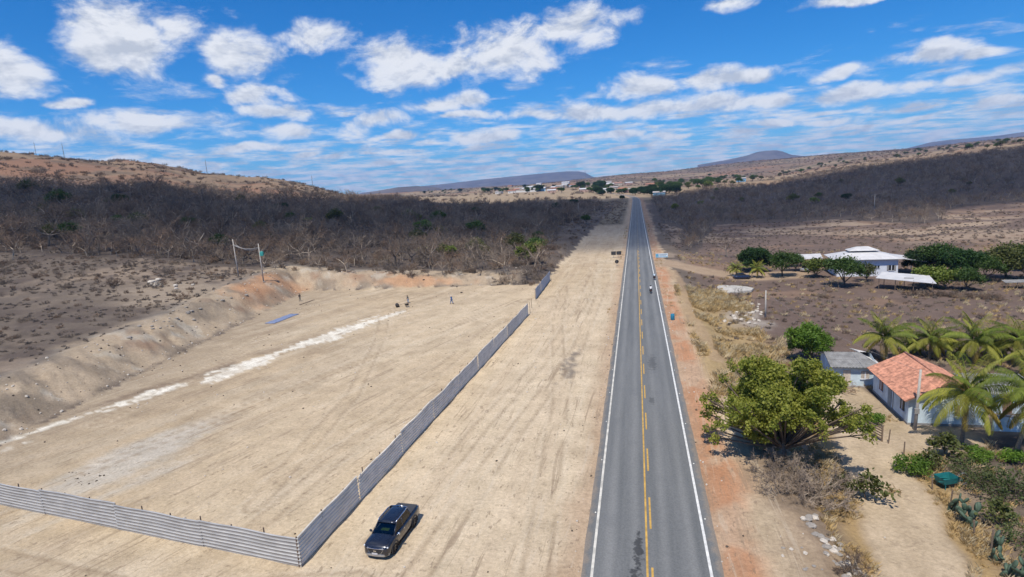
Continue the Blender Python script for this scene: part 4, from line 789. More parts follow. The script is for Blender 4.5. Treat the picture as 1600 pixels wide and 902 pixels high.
mb.loft([[*r_, *[(x_, y_, z_ - .03) for x_, y_, z_ in reversed(r_)]] for r_ in rg]); tag(mb.build('tarpaulin', TARP, smooth=True), 'blue tarpaulin sheet laid on the lot', 'tarpaulin')
CLOD = mat('dark_clod', (0.10, 0.08, 0.06), 0.9, 0.3)
def rock_mesh(seed, mtl, flat=0.7):
    rng_ = np.random.default_rng(seed); mb = MB(); rings_ = []
    for i in range(1, 5):
        th = math.pi * i / 5; rings_.append([((math.sin(th) * math.cos(6.283 * j / 7)) * rng_.uniform(.7, 1.2), (math.sin(th) * math.sin(6.283 * j / 7)) * rng_.uniform(.7, 1.2), -math.cos(th) * flat * rng_.uniform(.8, 1.1) + flat * .5) for j in range(7)])
    mb.loft(rings_); return mb.mesh('rock', mtl)
PALE = mat('pale_stone', (0.55, 0.49, 0.41), 0.9, 0.2, 3, bump=.4); GREYS = mat('grey_stone', (0.30, 0.27, 0.235), 0.9, 0.25, 3, bump=.4); ROCKS = [rock_mesh(i, PALE) for i in range(4)] + [rock_mesh(9 + i, GREYS, .5) for i in range(4)]; CLODS = [rock_mesh(20 + i, CLOD) for i in range(2)]
def rocks(lst, label, group, kinds, smin, smax, seed):
    rng_ = np.random.default_rng(seed)
    for (px_, py_) in lst:
        p_ = hit(px_, py_); o_ = link('rock', kinds[rng_.integers(0, len(kinds))], None, p_, (0, 0, rng_.uniform(0, 6.28)), tuple(rng_.uniform(smin, smax) * np.array([1, rng_.uniform(.7, 1.1), rng_.uniform(.6, 1)]))); tag(o_, label, 'rock', group)
rocks([(240, 440), (245, 445), (242, 449), (238, 446), (247, 439), (249, 448), (236, 442)], 'pale boulder in the heap on the scrub above the bank', 'pale boulders heaped above the bank', ROCKS[:4], .5, .95, 1)
rocks([(274, 448), (301, 446), (275, 452)], 'single pale boulder right of the boulder heap', 'loose boulders above the bank', ROCKS[:4], .45, .75, 2)
rng = np.random.default_rng(8); rocks([(200 + 235 * t + rng.normal(0, 5), 527 - 92 * t + rng.normal(0, 5)) for t in rng.random(26)], 'grey stone on the rim of the cut bank', 'stones along the rim of the cut bank', ROCKS[4:], .18, .5, 3)
rocks([(1254 + 88 * t + rng.normal(0, 6), 800 + 105 * t + rng.normal(0, 7)) for t in rng.random(38)], 'broken pale stone on the earth slope below the road', 'rubble on the slope below the road', ROCKS, .10, .34, 4)
rocks([(1130 + 62 * rng.random(), 474 + 34 * rng.random()) for _ in range(34)], 'pale rubble lump in the field by the pole', 'rubble heap in the field', ROCKS[:4], .2, .5, 5)
rocks([(714, 449), (721, 458), (662, 438)], 'dark clod of earth at the back of the lot', 'dark clods on the lot', CLODS, .22, .34, 6)
rocks([(820 + 20 * rng.random(), 497 + 4 * rng.random())], 'small white stone beside the fence end', 'white stone by the fence', ROCKS[:1], .2, .25, 7)
rocks([(90 + 80 * rng.random(), 738 + 20 * rng.random()) for _ in range(16)], 'small dark clod on the pale patch behind the front fence', 'dark clods behind the front fence', CLODS, .05, .11, 8)
rocks([(1215 + 130 * rng.random(), 845 + 55 * rng.random()) for _ in range(14)], 'small stone on the bare earth right of the road', 'small stones on the bare earth', ROCKS, .08, .16, 9)
# ------------------------------------------------------------------ motorcycles
def motorcycle(label, loc, rz, tank):
    e = empty('motorcycle', loc, rz, label, 'motorcycle')
    for yy in (.62, -.62): wheel_parts(e, (0, yy, .3), .3, .1, mats=(RUB, ALLOY)).rotation_euler = (0, 0, R(90))
    mb = MB(); mb.tube([(0, -.62, .3), (0, -.1, .45), (0, .35, .75)], .035, 6); mb.tube([(0, -.5, .72), (0, -.1, .45)], .03, 6); mb.ball((0, .05, .42), .19, 8, 6, (.8, 1.1, .9)); mb.build('frame', BLACKM, e)
    mb = MB(); mb.ball((0, .17, .8), .22, 10, 8, (.6, 1.1, .55)); mb.ball((0, .5, .9), .13, 8, 6, (.9, .7, .9)); mb.build('tank', tank, e, True); mb = MB(); mb.loft([[(-.12, -.75, .74), (.12, -.75, .74), (.12, -.75, .8), (-.12, -.75, .8)], [(-.14, 0, .72), (.14, 0, .72), (.13, 0, .79), (-.13, 0, .79)]]); mb.build('seat', PLAS, e)
    mb = MB()
    for s_ in (-1, 1): mb.tube([(s_ * .07, .62, .3), (s_ * .07, .45, .95)], .022, 5)
    mb.tube([(-.36, .36, 1.03), (-.1, .45, .98), (.1, .45, .98), (.36, .36, 1.03)], .018, 5); mb.build('handlebar', CHROME, e); mb = MB(); mb.tube([(.12, .1, .3), (.16, -.7, .36)], [.025, .045], 7); mb.build('exhaust', CHROME, e); mb = MB(); mb.box(-.06, .06, -.86, -.78, .68, .76); mb.build('tail_light', REDL, e)
    return e
for i, (pt, tk, sh, hm) in enumerate((((1017, 459), BLACKM, WHITE_C, mat('black_helmet', (.02, .02, .02), .25)), ((1022.5, 438), mat('red_tank', (.25, .02, .02), .3), mat('pale_blue_shirt', (.45, .55, .62), .85), mat('grey_helmet', (.2, .2, .21), .3)))):
    p = hit(*pt); p.z = 0.055; motorcycle(('black motorcycle in the right lane, nearer of the two', 'motorcycle riding on the right edge line, farther of the two')[i], p, 0, tk)
    person(('person in a white shirt riding the nearer motorcycle', 'person in a pale blue shirt riding the farther motorcycle')[i], p, 0, 'ride', sh, DARK_C, helmet=hm)
# ------------------------------------------------------------------ signs
SGN = mat('sign_back', (0.02, 0.02, 0.022), 0.6, 0.15); SGW = mat('sign_white', (0.62, 0.70, 0.74), 0.5, 0.1); SGB = mat('sign_blue', (0.12, 0.36, 0.52), 0.5, 0.1); STEEL = mat('galvanised_pole', (0.3, 0.3, 0.3), 0.5, 0.15, metal=.5)
p = hit(963, 403); e = empty('road_sign', p, 0, 'pair of dark rectangular road sign backs left of the road', 'sign')
for s_ in (-1, 1):
    mb = MB(); mb.box(s_ * .8 - .72, s_ * .8 + .72, -.03, .03, .9, 2.0); bevel(mb.build('panel', SGN, e), .02); mb = MB(); mb.tube([(s_ * .8, .06, -.2), (s_ * .8, .06, 2.05)], .045, 6); mb.build('post', STEEL, e); mb = MB(); mb.box(s_ * .8 - .66, s_ * .8 + .66, -.06, -.03, 1.2, 1.25); mb.box(s_ * .8 - .66, s_ * .8 + .66, -.06, -.03, 1.65, 1.7); mb.build('brace', STEEL, e)
p = hit(964, 416); e = empty('road_sign', p, 0, 'round dark road sign back on a post left of the road', 'sign'); mb = MB(); mb.tube([(0, -.02, 1.25), (0, .02, 1.25)], .52, 24); mb.build('disc', SGN, e); mb = MB(); mb.tube([(0, -.07, -.2), (0, -.07, 1.7)], .045, 6); mb.build('post', STEEL, e)
p = hit(1034, 405); e = empty('billboard', p, 0, 'white and light blue billboard on posts right of the road', 'billboard'); mb = MB(); mb.box(-1.75, 1.75, -.04, .04, .45, 1.65); mb.build('panel', SGW, e)
mb = MB(); mb.box(-1.70, 1.70, -.052, -.041, .5, .72); mb.box(-1.70, -.9, -.052, -.041, .78, 1.55); mb.build('blue_print', SGB, e); mb = MB(); mb.box(-.7, 1.5, -.052, -.041, 1.25, 1.4); mb.box(-.7, 1.2, -.052, -.041, .95, 1.07); mb.build('text_lines', mat('sign_ink', (.2, .3, .38), .6), e)
for s_ in (-1.3, 1.3): mb = MB(); mb.tube([(s_, .1, -.2), (s_, .1, 1.6)], .06, 6); mb.build('post', WOOD, e)
p = hit(1051, 500); e = empty('drum', p, 0, 'blue plastic drum on the red shoulder right of the road', 'drum'); DRB = mat('blue_plastic', (0.03, 0.20, 0.32), .45, .15); mb = MB(); prof = [(.3, 0), (.33, .05), (.33, .3), (.35, .33), (.33, .36), (.33, .6), (.35, .63), (.33, .66), (.33, .95), (.30, 1.0)]; mb.loft([[(r_ * math.cos(6.283 * j / 16), r_ * math.sin(6.283 * j / 16), h_) for j in range(16)] for r_, h_ in prof]); mb.build('barrel', DRB, e, True); mb = MB(); mb.tube([(0, 0, .99), (0, 0, 1.03)], .26, 14); mb.build('lid', DRB, e)
# ------------------------------------------------------------------ poles and wires
CONC = mat('concrete_pole', (0.44, 0.41, 0.37), 0.85, 0.15, 4); WIRE = mat('wire', (0.26, 0.25, 0.24), .6)
def pole(label, loc, h, rz=0, arm=True, lean=(0, 0), low=False, group=None):
    e = empty('utility_pole', loc, rz, label, 'pole', group); mb = MB(); mb.tube([(0, 0, -.5), (lean[0] * h, lean[1] * h, h)], [.17, .10], 8); mb.build('shaft', CONC, e, True)
    if arm:
        mb = MB(); mb.box(lean[0] * h - 1.0, lean[0] * h + 1.0, -.06, .06, h - .35, h - .23); mb.build('crossarm', WOOD, e)
        for s_ in (-.85, 0, .85): mb = MB(); mb.tube([(lean[0] * h + s_, 0, h - .23), (lean[0] * h + s_, 0, h - .05)], [.05, .03], 6); mb.build('insulator', CONC, e)
    if low: mb = MB(); mb.box(-.9, .9, -.05, .05, h - 1.6, h - 1.5); mb.build('lower_arm', WOOD, e)
    return e
def wire(label, a, b, sag, r_=.018, group=None):
    a = Vector(a); b = Vector(b); mb = MB(); mb.tube([tuple(a.lerp(b, t) - Vector((0, 0, sag * 4 * t * (1 - t)))) for t in np.linspace(0, 1, 25)], r_, 3); tag(mb.build('power_line', WIRE), label, 'wire', group)
P1 = hit(373, 432); P2 = hit(412, 440)
pole('grey concrete pole with crossarms above the cut bank, left of the pair', P1, 9.4, R(20), lean=(-.02, 0), low=True)
e = pole('grey concrete pole carrying the turquoise transformer', P2, 9.2, R(20), arm=False, lean=(-.01, 0)); TQ = mat('turquoise_paint', (0.05, 0.33, 0.30), .5, .15)
mb = MB(); mb.loft([[(r_ * math.cos(6.283 * j / 12) + .42, r_ * math.sin(6.283 * j / 12), h_) for j in range(12)] for r_, h_ in ((.3, 6.2), (.36, 6.25), (.36, 7.2), (.3, 7.28))]); tf = mb.build('transformer', TQ, e, True)
mb = MB(); mb.box(.05, .80, -.42, -.34, 6.3, 7.1); mb.box(.05, .80, .34, .42, 6.3, 7.1); mb.build('cooling_fin', TQ, tf); mb = MB(); [mb.tube([(.3 + .12 * i, 0, 7.25), (.3 + .12 * i, 0, 7.55)], .04, 6) for i in range(3)]; mb.build('bushing', CONC, tf)
a1 = Vector((P1.x, P1.y, P1.z + 9.2)); a2 = Vector((P2.x, P2.y, P2.z + 8.4))
for i in range(3): wire('thin wire slung between the two concrete poles', a1 + Vector((.5 * i - .5, 0, -1.2)), a2 + Vector((.1 * i, 0, -.1 * i)), .7 + .15 * i, .06, 'wires between the pair of poles')
pl_ = hit(-140, 452); wire('faint power line running from the left pole across the scrub', a1, pl_ + Vector((0, 0, 8)), 1.5, .02)
FP = [(904, 337), (925, 322), (838, 320), (1366, 328), (1196, 497)]; LB = ['pale concrete pole standing in the dark forest near the road', 'thin pale pole farther up the road on the left', 'tiny pale pole in the forest before the village', 'pale pole standing in the dry field at the right', 'pale concrete pole in the brown field by the rubble']; HT = [8.5, 8.5, 8, 8, 4.9]; FE = []
for i, (pt, lb, h) in enumerate(zip(FP, LB, HT)):
    p = hit(*pt); pole(lb, p, h, R(10 * i), arm=(i != 4), lean=(.0, 0)); FE.append(p + Vector((0, 0, h)))
wire('long power line from the concrete poles over the forest', a1 + Vector((0.4, 0, 0)), FE[0], 6.0, .02); wire('distant power line along the forest beside the road', FE[0], FE[1], 2, .02)

# ------------------------------------------------------------------ leafy plants
def leaves_mesh(name, C, sig, per, leaf, seed, mtl, up=0.5, droop=0.0, aspect=0.42):
    rng_ = np.random.default_rng(seed); C = np.repeat(np.asarray(C, float), per, 0); n = len(C)
    P = C + rng_.normal(0, 1, (n, 3)) * sig; a = rng_.normal(0, 1, (n, 3)); a[:, 2] -= droop; a /= np.linalg.norm(a, axis=1)[:, None] + 1e-9
    nn = rng_.normal(0, 1, (n, 3)); nn[:, 2] = np.abs(nn[:, 2]) + up; b = np.cross(nn, a); b /= np.linalg.norm(b, axis=1)[:, None] + 1e-9
    L = leaf * rng_.uniform(.7, 1.3, (n, 1)); w = L * aspect; nrm = np.cross(a, b)
    V = np.stack([P, P + a * L * .5 + b * w + nrm * L * .06, P + a * L, P + a * L * .5 - b * w + nrm * L * .06], 1).reshape(-1, 3); return vert_np(name, V, np.arange(4 * n).reshape(-1, 4), [mtl], smooth=False)
def crown_points(seed, R3, zc, n, lobes=7, fill=0.35):
    """leaf clusters spread over the shells and insides of several lobes"""
    rng_ = np.random.default_rng(seed); out_ = []; LC = []
    for l in range(lobes):
        if l == 0: c = np.array([0, 0, zc + R3[2] * .1]); s_ = .62
        else:
            a = l * 2.4 + rng_.uniform(-.4, .4); rr_ = rng_.uniform(.45, .72); c = np.array([R3[0] * rr_ * math.cos(a), R3[1] * rr_ * math.sin(a), zc + R3[2] * rng_.uniform(-.45, .4)]); s_ = rng_.uniform(.32, .5)
        LC.append(c)
        m_ = max(6, int(n * s_ * s_ * 1.1)); d = rng_.normal(0, 1, (m_, 3)); d /= np.linalg.norm(d, axis=1)[:, None]; r_ = np.where(rng_.random((m_, 1)) < fill, rng_.random((m_, 1)) ** .5, rng_.uniform(.85, 1.12, (m_, 1))); d[:, 2] = np.where(d[:, 2] < -.5, -d[:, 2], d[:, 2]); out_.append(c + d * r_ * np.array(R3) * s_)
    return np.concatenate(out_), LC
def big_crown(seed, R3, zc, n, mtl):
    rng_ = np.random.default_rng(seed); out_ = []; LC = []
    for l in range(34):
        d = unit(rng_.normal(0, 1, 3) * np.array([1, 1, .8]) + np.array([0, 0, .25])); rr_ = rng_.uniform(.25, .95); c = np.array([0, 0, zc]) + d * rr_ * np.array(R3); s_ = rng_.uniform(.13, .27) * (1.25 - .4 * rr_); LC.append(c); m_ = int(n * s_ * s_ * 2.2) + 4
        e_ = rng_.normal(0, 1, (m_, 3)); e_ /= np.linalg.norm(e_, axis=1)[:, None]; out_.append(c + e_ * rng_.uniform(.5, 1.1, (m_, 1)) * np.array([R3[0], R3[1], R3[2] * 1.1]) * s_)
    for _ in range(44):
        a = rng_.uniform(0, 6.28); k1 = rng_.uniform(.95, 1.16); c = np.array([R3[0] * k1 * math.cos(a), R3[1] * k1 * math.sin(a), zc + rng_.uniform(-.7, .5) * R3[2]]); LC.append(c); out_.append(c + rng_.normal(0, .22, (3, 3)))
    return np.concatenate(out_), LC
def leafy_meshes(seed, R3, zc, n, per, leaf, mtl, sig=.22, trunk_r=.16, lobes=7, droop=0.0, up=.5, bark=None):
    C, LC = crown_points(seed, R3, zc, n, lobes) if lobes < 15 else big_crown(seed, R3, zc, n, mtl); crown_ = leaves_mesh('crown', C, sig, per, leaf, seed, mtl, up, droop); rng_ = np.random.default_rng(seed + 5); mb = MB(); fork = np.array([rng_.normal(0, .15), rng_.normal(0, .15), max(.4, (zc - R3[2]) * .8)])
    mb.tube([(0, 0, -.4), fork * .5 + rng_.normal(0, .05, 3), fork], [trunk_r * 1.25, trunk_r, trunk_r * .85], 7)
    for c in LC:
        md_ = (fork + c) / 2 + rng_.normal(0, .2, 3); mb.tube([fork, md_, c, c + (c - fork) * (.25 if lobes < 15 else .03)], [trunk_r * .6, trunk_r * .4, trunk_r * .22, .02], 5, cap=False)
        for _ in range(4): e_ = c + rng_.normal(0, .5, 3) * np.array(R3) * (.5 if lobes < 15 else .15); mb.tube([md_ * .4 + c * .6, e_], [trunk_r * .16, .012], 3, cap=False)
    return mb.mesh('trunk', bark or BARK, True), crown_
LF_A = leafmat('bright_leaf', (0.12, 0.165, 0.026), (0.40, 0.39, 0.08), .42); LF_D = leafmat('dark_leaf', (0.018, 0.045, 0.012), (0.04, 0.085, 0.022)); LF_O = leafmat('olive_leaf', (0.07, 0.085, 0.025), (0.12, 0.125, 0.04)); LF_Y = leafmat('yellow_green_leaf', (0.10, 0.14, 0.025), (0.19, 0.22, 0.05)); LF_M = leafmat('fresh_leaf', (0.08, 0.16, 0.022), (0.19, 0.29, 0.045), .4)
def leafy(name, label, loc, meshes, rz=0.0, sc=1.0, cat='tree', group=None, parts=('trunk', 'crown')): return plant(name, meshes, loc, rz, sc, label, cat, group, parts)
BASE_BIG = Vector((11.5, 49.0, g1(11.5, 49.0)))
leafy('leafy_tree', 'large bright green spreading tree beside the road and dirt track', BASE_BIG, leafy_meshes(31, (5.6, 4.6, 3.8), 5.35, 430, 44, .20, LF_A, .17, .20, 17, 1.1, .7))
p = hit(1262, 566); leafy('leafy_tree', 'fresh green rounded tree behind the small blue-walled house', p, leafy_meshes(32, (2.9, 2.5, 2.4), 3.0, 230, 24, .24, LF_M, .19, .16, 9))
DEN = leafy_meshes(33, (4.6, 4.0, 2.9), 3.6, 330, 26, .32, LF_D, .28, .22, 8); MID = leafy_meshes(34, (2.8, 2.6, 2.0), 3.0, 150, 24, .26, leafmat('mid_leaf', (0.04, 0.085, 0.018), (0.10, 0.155, 0.035)), .28, .15, 6); OLI = leafy_meshes(35, (2.6, 2.4, 1.7), 2.6, 85, 18, .25, LF_O, .25, .14, 8); YEL = leafy_meshes(36, (1.8, 1.7, 1.2), 1.7, 90, 18, .28, LF_Y, .22, .1, 5)
for nm, pt, ms_, sc, lb in (('round', (1178, 424), DEN, 1.0, 'dense dark round tree by the farmyard entrance'), ('m', (1222, 432), MID, 1.25, 'dark green tree shading the farmyard, right of the round tree'), ('m', (1243, 424), MID, .9, 'slim green tree left of the open shed roof'), ('m', (1277, 434), YEL, 1.6, 'yellow-green tree between the farmyard and white house'), ('m', (1319, 449), MID, 1.35, 'round green tree in front of the white house'),
        ('m', (1352, 440), OLI, 1.0, 'olive thin tree beside the round tree at the white house'), ('m', (1440, 428), DEN, .85, 'dark green tree at the right end of the white house'), ('m', (1466, 431), MID, 1.5, 'dark green tree right of the white house veranda'), ('m', (1502, 436), DEN, 1.05, 'dark green tree in the middle of the grove'), ('m', (1540, 440), MID, 1.1, 'mid green tree at the right of the grove'), ('m', (1450, 448), YEL, 1.5, 'yellow-green bush behind the white shed roof'), ('m', (1478, 452), YEL, 1.4, 'yellow-green bush right of the white shed roof'), ('m', (1510, 455), MID, .95, 'low green tree at the foot of the grove'), ('m', (1574, 436), OLI, 1.8, 'olive grey tree at the far right beyond the grove'), ('m', (1605, 440), OLI, 1.6, 'olive grey tree cut by the right edge of the picture'), ('m', (1592, 422), MID, 1.2, 'olive tree behind the grove at the right edge')):
    leafy('leafy_tree', lb, hit(*pt), ms_, random.uniform(0, 6), sc)
for i, (pt, ms_, sc, lb) in enumerate((((96, 330), MID, 1.9, 'dark green tree standing in the leafless forest at the left'), ((45, 305), OLI, 1.9, 'olive tree at the top of the forest near the left edge'), ((190, 322), DEN, .9, 'dark green tree in the forest below the hill'), ((185, 352), MID, .8, 'small green tree low in the left forest'), ((440, 335), DEN, 1.0, 'dark evergreen on the forest skyline above the poles'), ((455, 350), MID, 1.1, 'green tree just below the skyline evergreen'), ((525, 352), OLI, 1.9, 'broad olive tree in the middle of the forest'), ((590, 338), MID, 1.2, 'green tree in the forest left of centre'), ((640, 345), OLI, 1.5, 'olive tree in the forest centre'), ((686, 352), MID, 1.5, 'green tree in the forest right of centre'), ((745, 335), DEN, .8, 'dark green tree near the far forest border'), ((828, 412), YEL, 2.1, 'olive-yellow leafy tree at the forest edge near the far fence'), ((806, 395), OLI, 1.6, 'olive tree behind the yellowish one at the forest edge'), ((916, 350), MID, 1.0, 'bright green bush by the fence posts near the road'), ((870, 328), DEN, .9, 'dark tree in scrub left of the far road'), ((897, 322), DEN, .95, 'dark tree near the far pole'), ((972, 312), DEN, .75, 'round dark bush at the left of the road bend'),
        ((1322, 314), DEN, .75, 'dark round tree at the far side of the dry field'), ((1272, 320), YEL, 1.6, 'low yellow-green bush in the dark right forest'), ((1055, 330), YEL, 1.7, 'green bush on the right roadside near the village'))):
    leafy('leafy_tree', lb, hit(*pt), ms_, i * 1.3, sc)
rg_ = np.random.default_rng(77)
for i in range(44):
    L_ = i < 30; px_ = rg_.uniform(10, 860) if L_ else rg_.uniform(1080, 1590); py_ = np.interp(px_, [0, 300, 450, 860], [390, 400, 420, 425]) - rg_.uniform(15, 95 if px_ < 700 else 60) if L_ else np.interp(px_, [1080, 1200, 1400, 1600], [330, 325, 320, 300]) - rg_.uniform(5, 35)
    leafy('leafy_tree', 'small olive green tree scattered in the left forest' if L_ else 'small olive green tree scattered in the right forest', hit(px_, py_), (OLI, MID, OLI, YEL)[i % 4], i, rg_.uniform(.7, 1.5), group='olive trees scattered in the left forest' if L_ else 'olive trees scattered in the right forest')
# shrubs by the track
SHR = leafy_meshes(41, (1.4, 1.2, .75), .7, 60, 18, .16, LF_M, .14, .05, 7); SHB = leafy_meshes(42, (2.4, 2.0, .9), .8, 30, 16, .15, leafmat('grey_green_leaf', (0.06, 0.09, 0.03), (0.14, 0.16, 0.055)), .17, .05, 11); SHS = leafy_meshes(43, (.8, .8, .6), .9, 26, 14, .2, LF_O, .18, .035, 4)
for pt, ms_, sc, lb in (((1424, 740), SHR, 1.0, 'green leafy shrub on the right verge of the dirt track'), ((1456, 733), SHS, 1.1, 'small yellowish shrub beside the green verge shrub'), ((1515, 745), SHB, .9, 'large grey-green bush below the front palm'), ((1548, 775), SHB, 1.0, 'spreading grey-green bush nearest the cactus'), ((1590, 770), SHB, 1.05, 'dense green bush at the lower right picture edge'), ((1480, 715), SHS, 1.5, 'thin shrub at the edge of the house yard'), ((1530, 720), SHR, .8, 'green shrub under the front palm'), ((1582, 722), SHR, .8, 'green shrub at the foot of the right palm'), ((1357, 782), SHS, 1.5, 'lone thin sapling on the left verge of the dirt track'), ((1316, 770), SHS, 1.0, 'small olive sapling beside the bare bush'), ((1365, 662), SHR, .8, 'green shrub growing through the wooden gate'), ((1560, 820), SHS, 1.2, 'small shrub between the cacti'), ((1600, 850), SHB, .8, 'grey-green bush below the palms at the right edge')):
    leafy('leafy_shrub', lb, hit(*pt), ms_, random.uniform(0, 6), sc, 'shrub', None, ('stem', 'foliage'))
# bare bush under the big tree
for i, (pt, h, lb) in enumerate((((1245, 765), 4.6, 'big tangled leafless bush below the green tree'), ((1275, 785), 3.6, 'leafless grey bush at the lower right of the green tree'), ((1222, 742), 3.6, 'leafless bush in the shade of the green tree'), ((1330, 895), 2.0, 'low leafless bush at the bottom edge by the track'), ((1305, 610), 2.6, 'dry brown brush heap left of the small house'), ((1292, 590), 2.4, 'dry grey brush heap behind the green tree'))):
    tk, cr_ = bare_tree_meshes(300 + i, 1.0, 1.5, 8, .0042, True); plant('bare_bush', (tk.mesh('stem', BARK_GREY), cr_.mesh('twigs', TWIG if i < 3 else TWIG_RED)), hit(*pt), i, h, lb, 'bush', None, ('stem', 'twigs'))
for pt, h, lb in (((246, 398), 10.5, 'tall bare spreading tree standing clear before the left forest'), ((1137, 402), 8.0, 'pale leafless tree with several stems in the right field'), ((1174, 352), 6.0, 'small bare dark tree in the right field'), ((20, 405), 9.5, 'tall bare tree leaning at the left picture edge'), ((130, 433), 3.2, 'dead white snag standing in the scrub'), ((1150, 470), 3.2, 'reddish dry shrub by the rubble'), ((1085, 462), 2.2, 'brown dry shrub beside the yellow grass')):
    plant('bare_tree', BT[int(h * 7) % 7], hit(*pt), h, h, lb, 'tree', None)
# ------------------------------------------------------------------ coconut palms
FR_G = leafmat('palm_green', (0.10, 0.15, 0.024), (0.25, 0.29, 0.05), .4, .2); FR_L = leafmat('palm_lime', (0.22, 0.24, 0.04), (0.38, 0.36, 0.08), .4, .2); FR_Y = leafmat('palm_yellow', (0.24, 0.19, 0.045), (0.36, 0.27, 0.07), .3, .15); PTR = mat('palm_trunk', (0.24, 0.20, 0.16), .9, .3, 2.0, stretch=(1, 1, 8))
def frond_mesh(el0, L, bend_, seed, mtl):
    rng_ = np.random.default_rng(seed); n = 30; pts = [np.zeros(3)]; a = el0; V = []; Fc = []
    for i in range(n): a -= bend_ / n * (0.5 + 1.2 * i / n); pts.append(pts[-1] + np.array([math.cos(a), 0, math.sin(a)]) * L / n)
    mb = MB(); mb.tube(pts[::3], list(np.linspace(.035, .008, len(pts[::3]))), 4)
    for i in range(4, n + 1):
        t = i / n; ll = .95 * math.sin(math.pi * min(1, .12 + t * .86)) ** .6; d = unit(pts[i] - pts[i - 1])
        for s_ in (-1, 1):
            for sub in (0, .5):
                o_ = pts[i] - d * (L / n) * sub; dirn = unit(np.array([0, s_, 0]) * .9 + d * .55 + np.array([0, 0, -.25 - .45 * rng_.random()])); m_ = o_ + dirn * ll * .5; e_ = o_ + unit(dirn + np.array([0, 0, -.5])) * ll; w = np.cross(dirn, [0, 0, 1]); w = unit(w) * .028
                mb.add([o_ - w * .5, o_ + w * .5, m_ + w, m_ - w, e_], [(0, 1, 2, 3), (3, 2, 4)])
    return mb.mesh('frond', mtl)
FRN = [frond_mesh(R(78), 3.4, R(40), 1, FR_L), frond_mesh(R(62), 3.9, R(60), 2, FR_G), frond_mesh(R(42), 4.1, R(75), 3, FR_G), frond_mesh(R(20), 4.0, R(80), 4, FR_L), frond_mesh(R(-5), 3.7, R(70), 5, FR_L), frond_mesh(R(-30), 3.2, R(45), 6, FR_Y)]
def palm(label, loc, h, sc, seed, nf=24):
    rng_ = np.random.default_rng(seed); e = empty('coconut_palm', loc, rng_.uniform(0, 6.28), label, 'palm', 'coconut palms around the orange-roofed house'); ln = rng_.normal(0, .09, 2); mb = MB(); tp = np.array([ln[0] * h, ln[1] * h, h]); rr_ = []
    pts = [tp * t + np.array([0, 0, -.3 * (1 - t)]) for t in np.linspace(0, 1, 14)]; mb.tube(pts, [.24] + [.16 + (.02 if i % 2 else 0) for i in range(12)] + [.13], 9); mb.build('trunk', PTR, e, True)
    for i in range(nf):
        t = i / nf; v = min(5, int(t * 6 + rng_.uniform(-.3, .3))); v = max(0, v)
        if v == 5 and rng_.random() < .35: v = 4
        link('frond', FRN[v], e, tuple(tp), (rng_.normal(0, .12), 0, i * 2.399 + rng_.normal(0, .15)), (1.28 * sc * rng_.uniform(.85, 1.1),) * 3)
    mb = MB(); [mb.ball(tp + np.array([.25 * math.cos(a), .25 * math.sin(a), -.25]), .13, 7, 6, (1, 1, 1.2)) for a in np.arange(0, 6, 1.3)]; mb.build('coconut_bunch', mat('coconut_husk', (.09, .11, .03), .7), e, True)
for (pt, h, sc, lb) in (((1387, 566), 3.4, .84, 'coconut palm behind the orange roof, leftmost of the back row'), ((1452, 560), 2.6, .76, 'coconut palm behind the orange roof, second of the back row'), ((1518, 566), 3.0, .86, 'coconut palm behind the orange roof, third of the back row'), ((1588, 566), 3.0, .86, 'coconut palm in the back row at the right edge'), ((1503, 692), 5.0, .9, 'big coconut palm in front of the orange-roofed house'), ((1586, 705), 5.2, .92, 'big coconut palm at the right edge, beside the front palm'), ((1640, 600), 3.5, .95, 'coconut palm just entering the right picture edge'), ((1420, 552), 1.6, .5, 'low young coconut palm between the back-row palms'), ((1485, 556), 1.6, .5, 'low coconut palm in the gap of the back row'), ((1555, 560), 1.8, .55, 'low coconut palm near the right end of the back row'), ((1151, 432), 2.0, .5, 'small coconut palm left in the farmyard'), ((1184, 434), 2.2, .55, 'small coconut palm before the dark round tree')):
    palm(lb, hit(*pt), h, sc, int(pt[0]))
# ------------------------------------------------------------------ prickly-pear cacti
CACT = mat('cactus_skin', (0.075, 0.115, 0.075), .6, .25, 4)
def cactus(label, loc, seed, n=16, sc=1.0):
    rng_ = np.random.default_rng(seed); e = empty('prickly_pear', loc, 0, label, 'cactus', None, sc); mb = MB(); mb.ball((0, 0, .36), .38, 8, 8, (.6, .35, 1.1)); me = mb.mesh('pad', CACT, True); tips = [(np.array([rng_.normal(0, .3), rng_.normal(0, .3), 0.0]), 0, 0) for _ in range(4)]
    for i in range(n):
        b, tx, lv = tips[rng_.integers(0, len(tips))]; rx, ry, rz = rng_.normal(0, .5), rng_.normal(0, .5), rng_.uniform(0, 3.14); s_ = rng_.uniform(.75, 1.1) * (.9 ** lv); link('pad', me, e, tuple(b), (rx, ry, rz), (s_,) * 3); up_ = Matrix.Rotation(rz, 3, 'Z') @ Matrix.Rotation(ry, 3, 'Y') @ Matrix.Rotation(rx, 3, 'X') @ Vector((0, 0, .68 * s_)); tips.append((b + np.array(up_), 0, lv + 1))
cactus('grey-green prickly pear cactus beside the dirt track', hit(1508, 822), 1, 22, 1.05); cactus('prickly pear cactus at the lower right corner, upright one', hit(1552, 870), 2, 14, .9); cactus('low prickly pear cactus in the lower right corner', hit(1580, 900), 3, 18, .95); cactus('small prickly pear cactus by the fence wire', hit(1492, 800), 4, 10, .8)

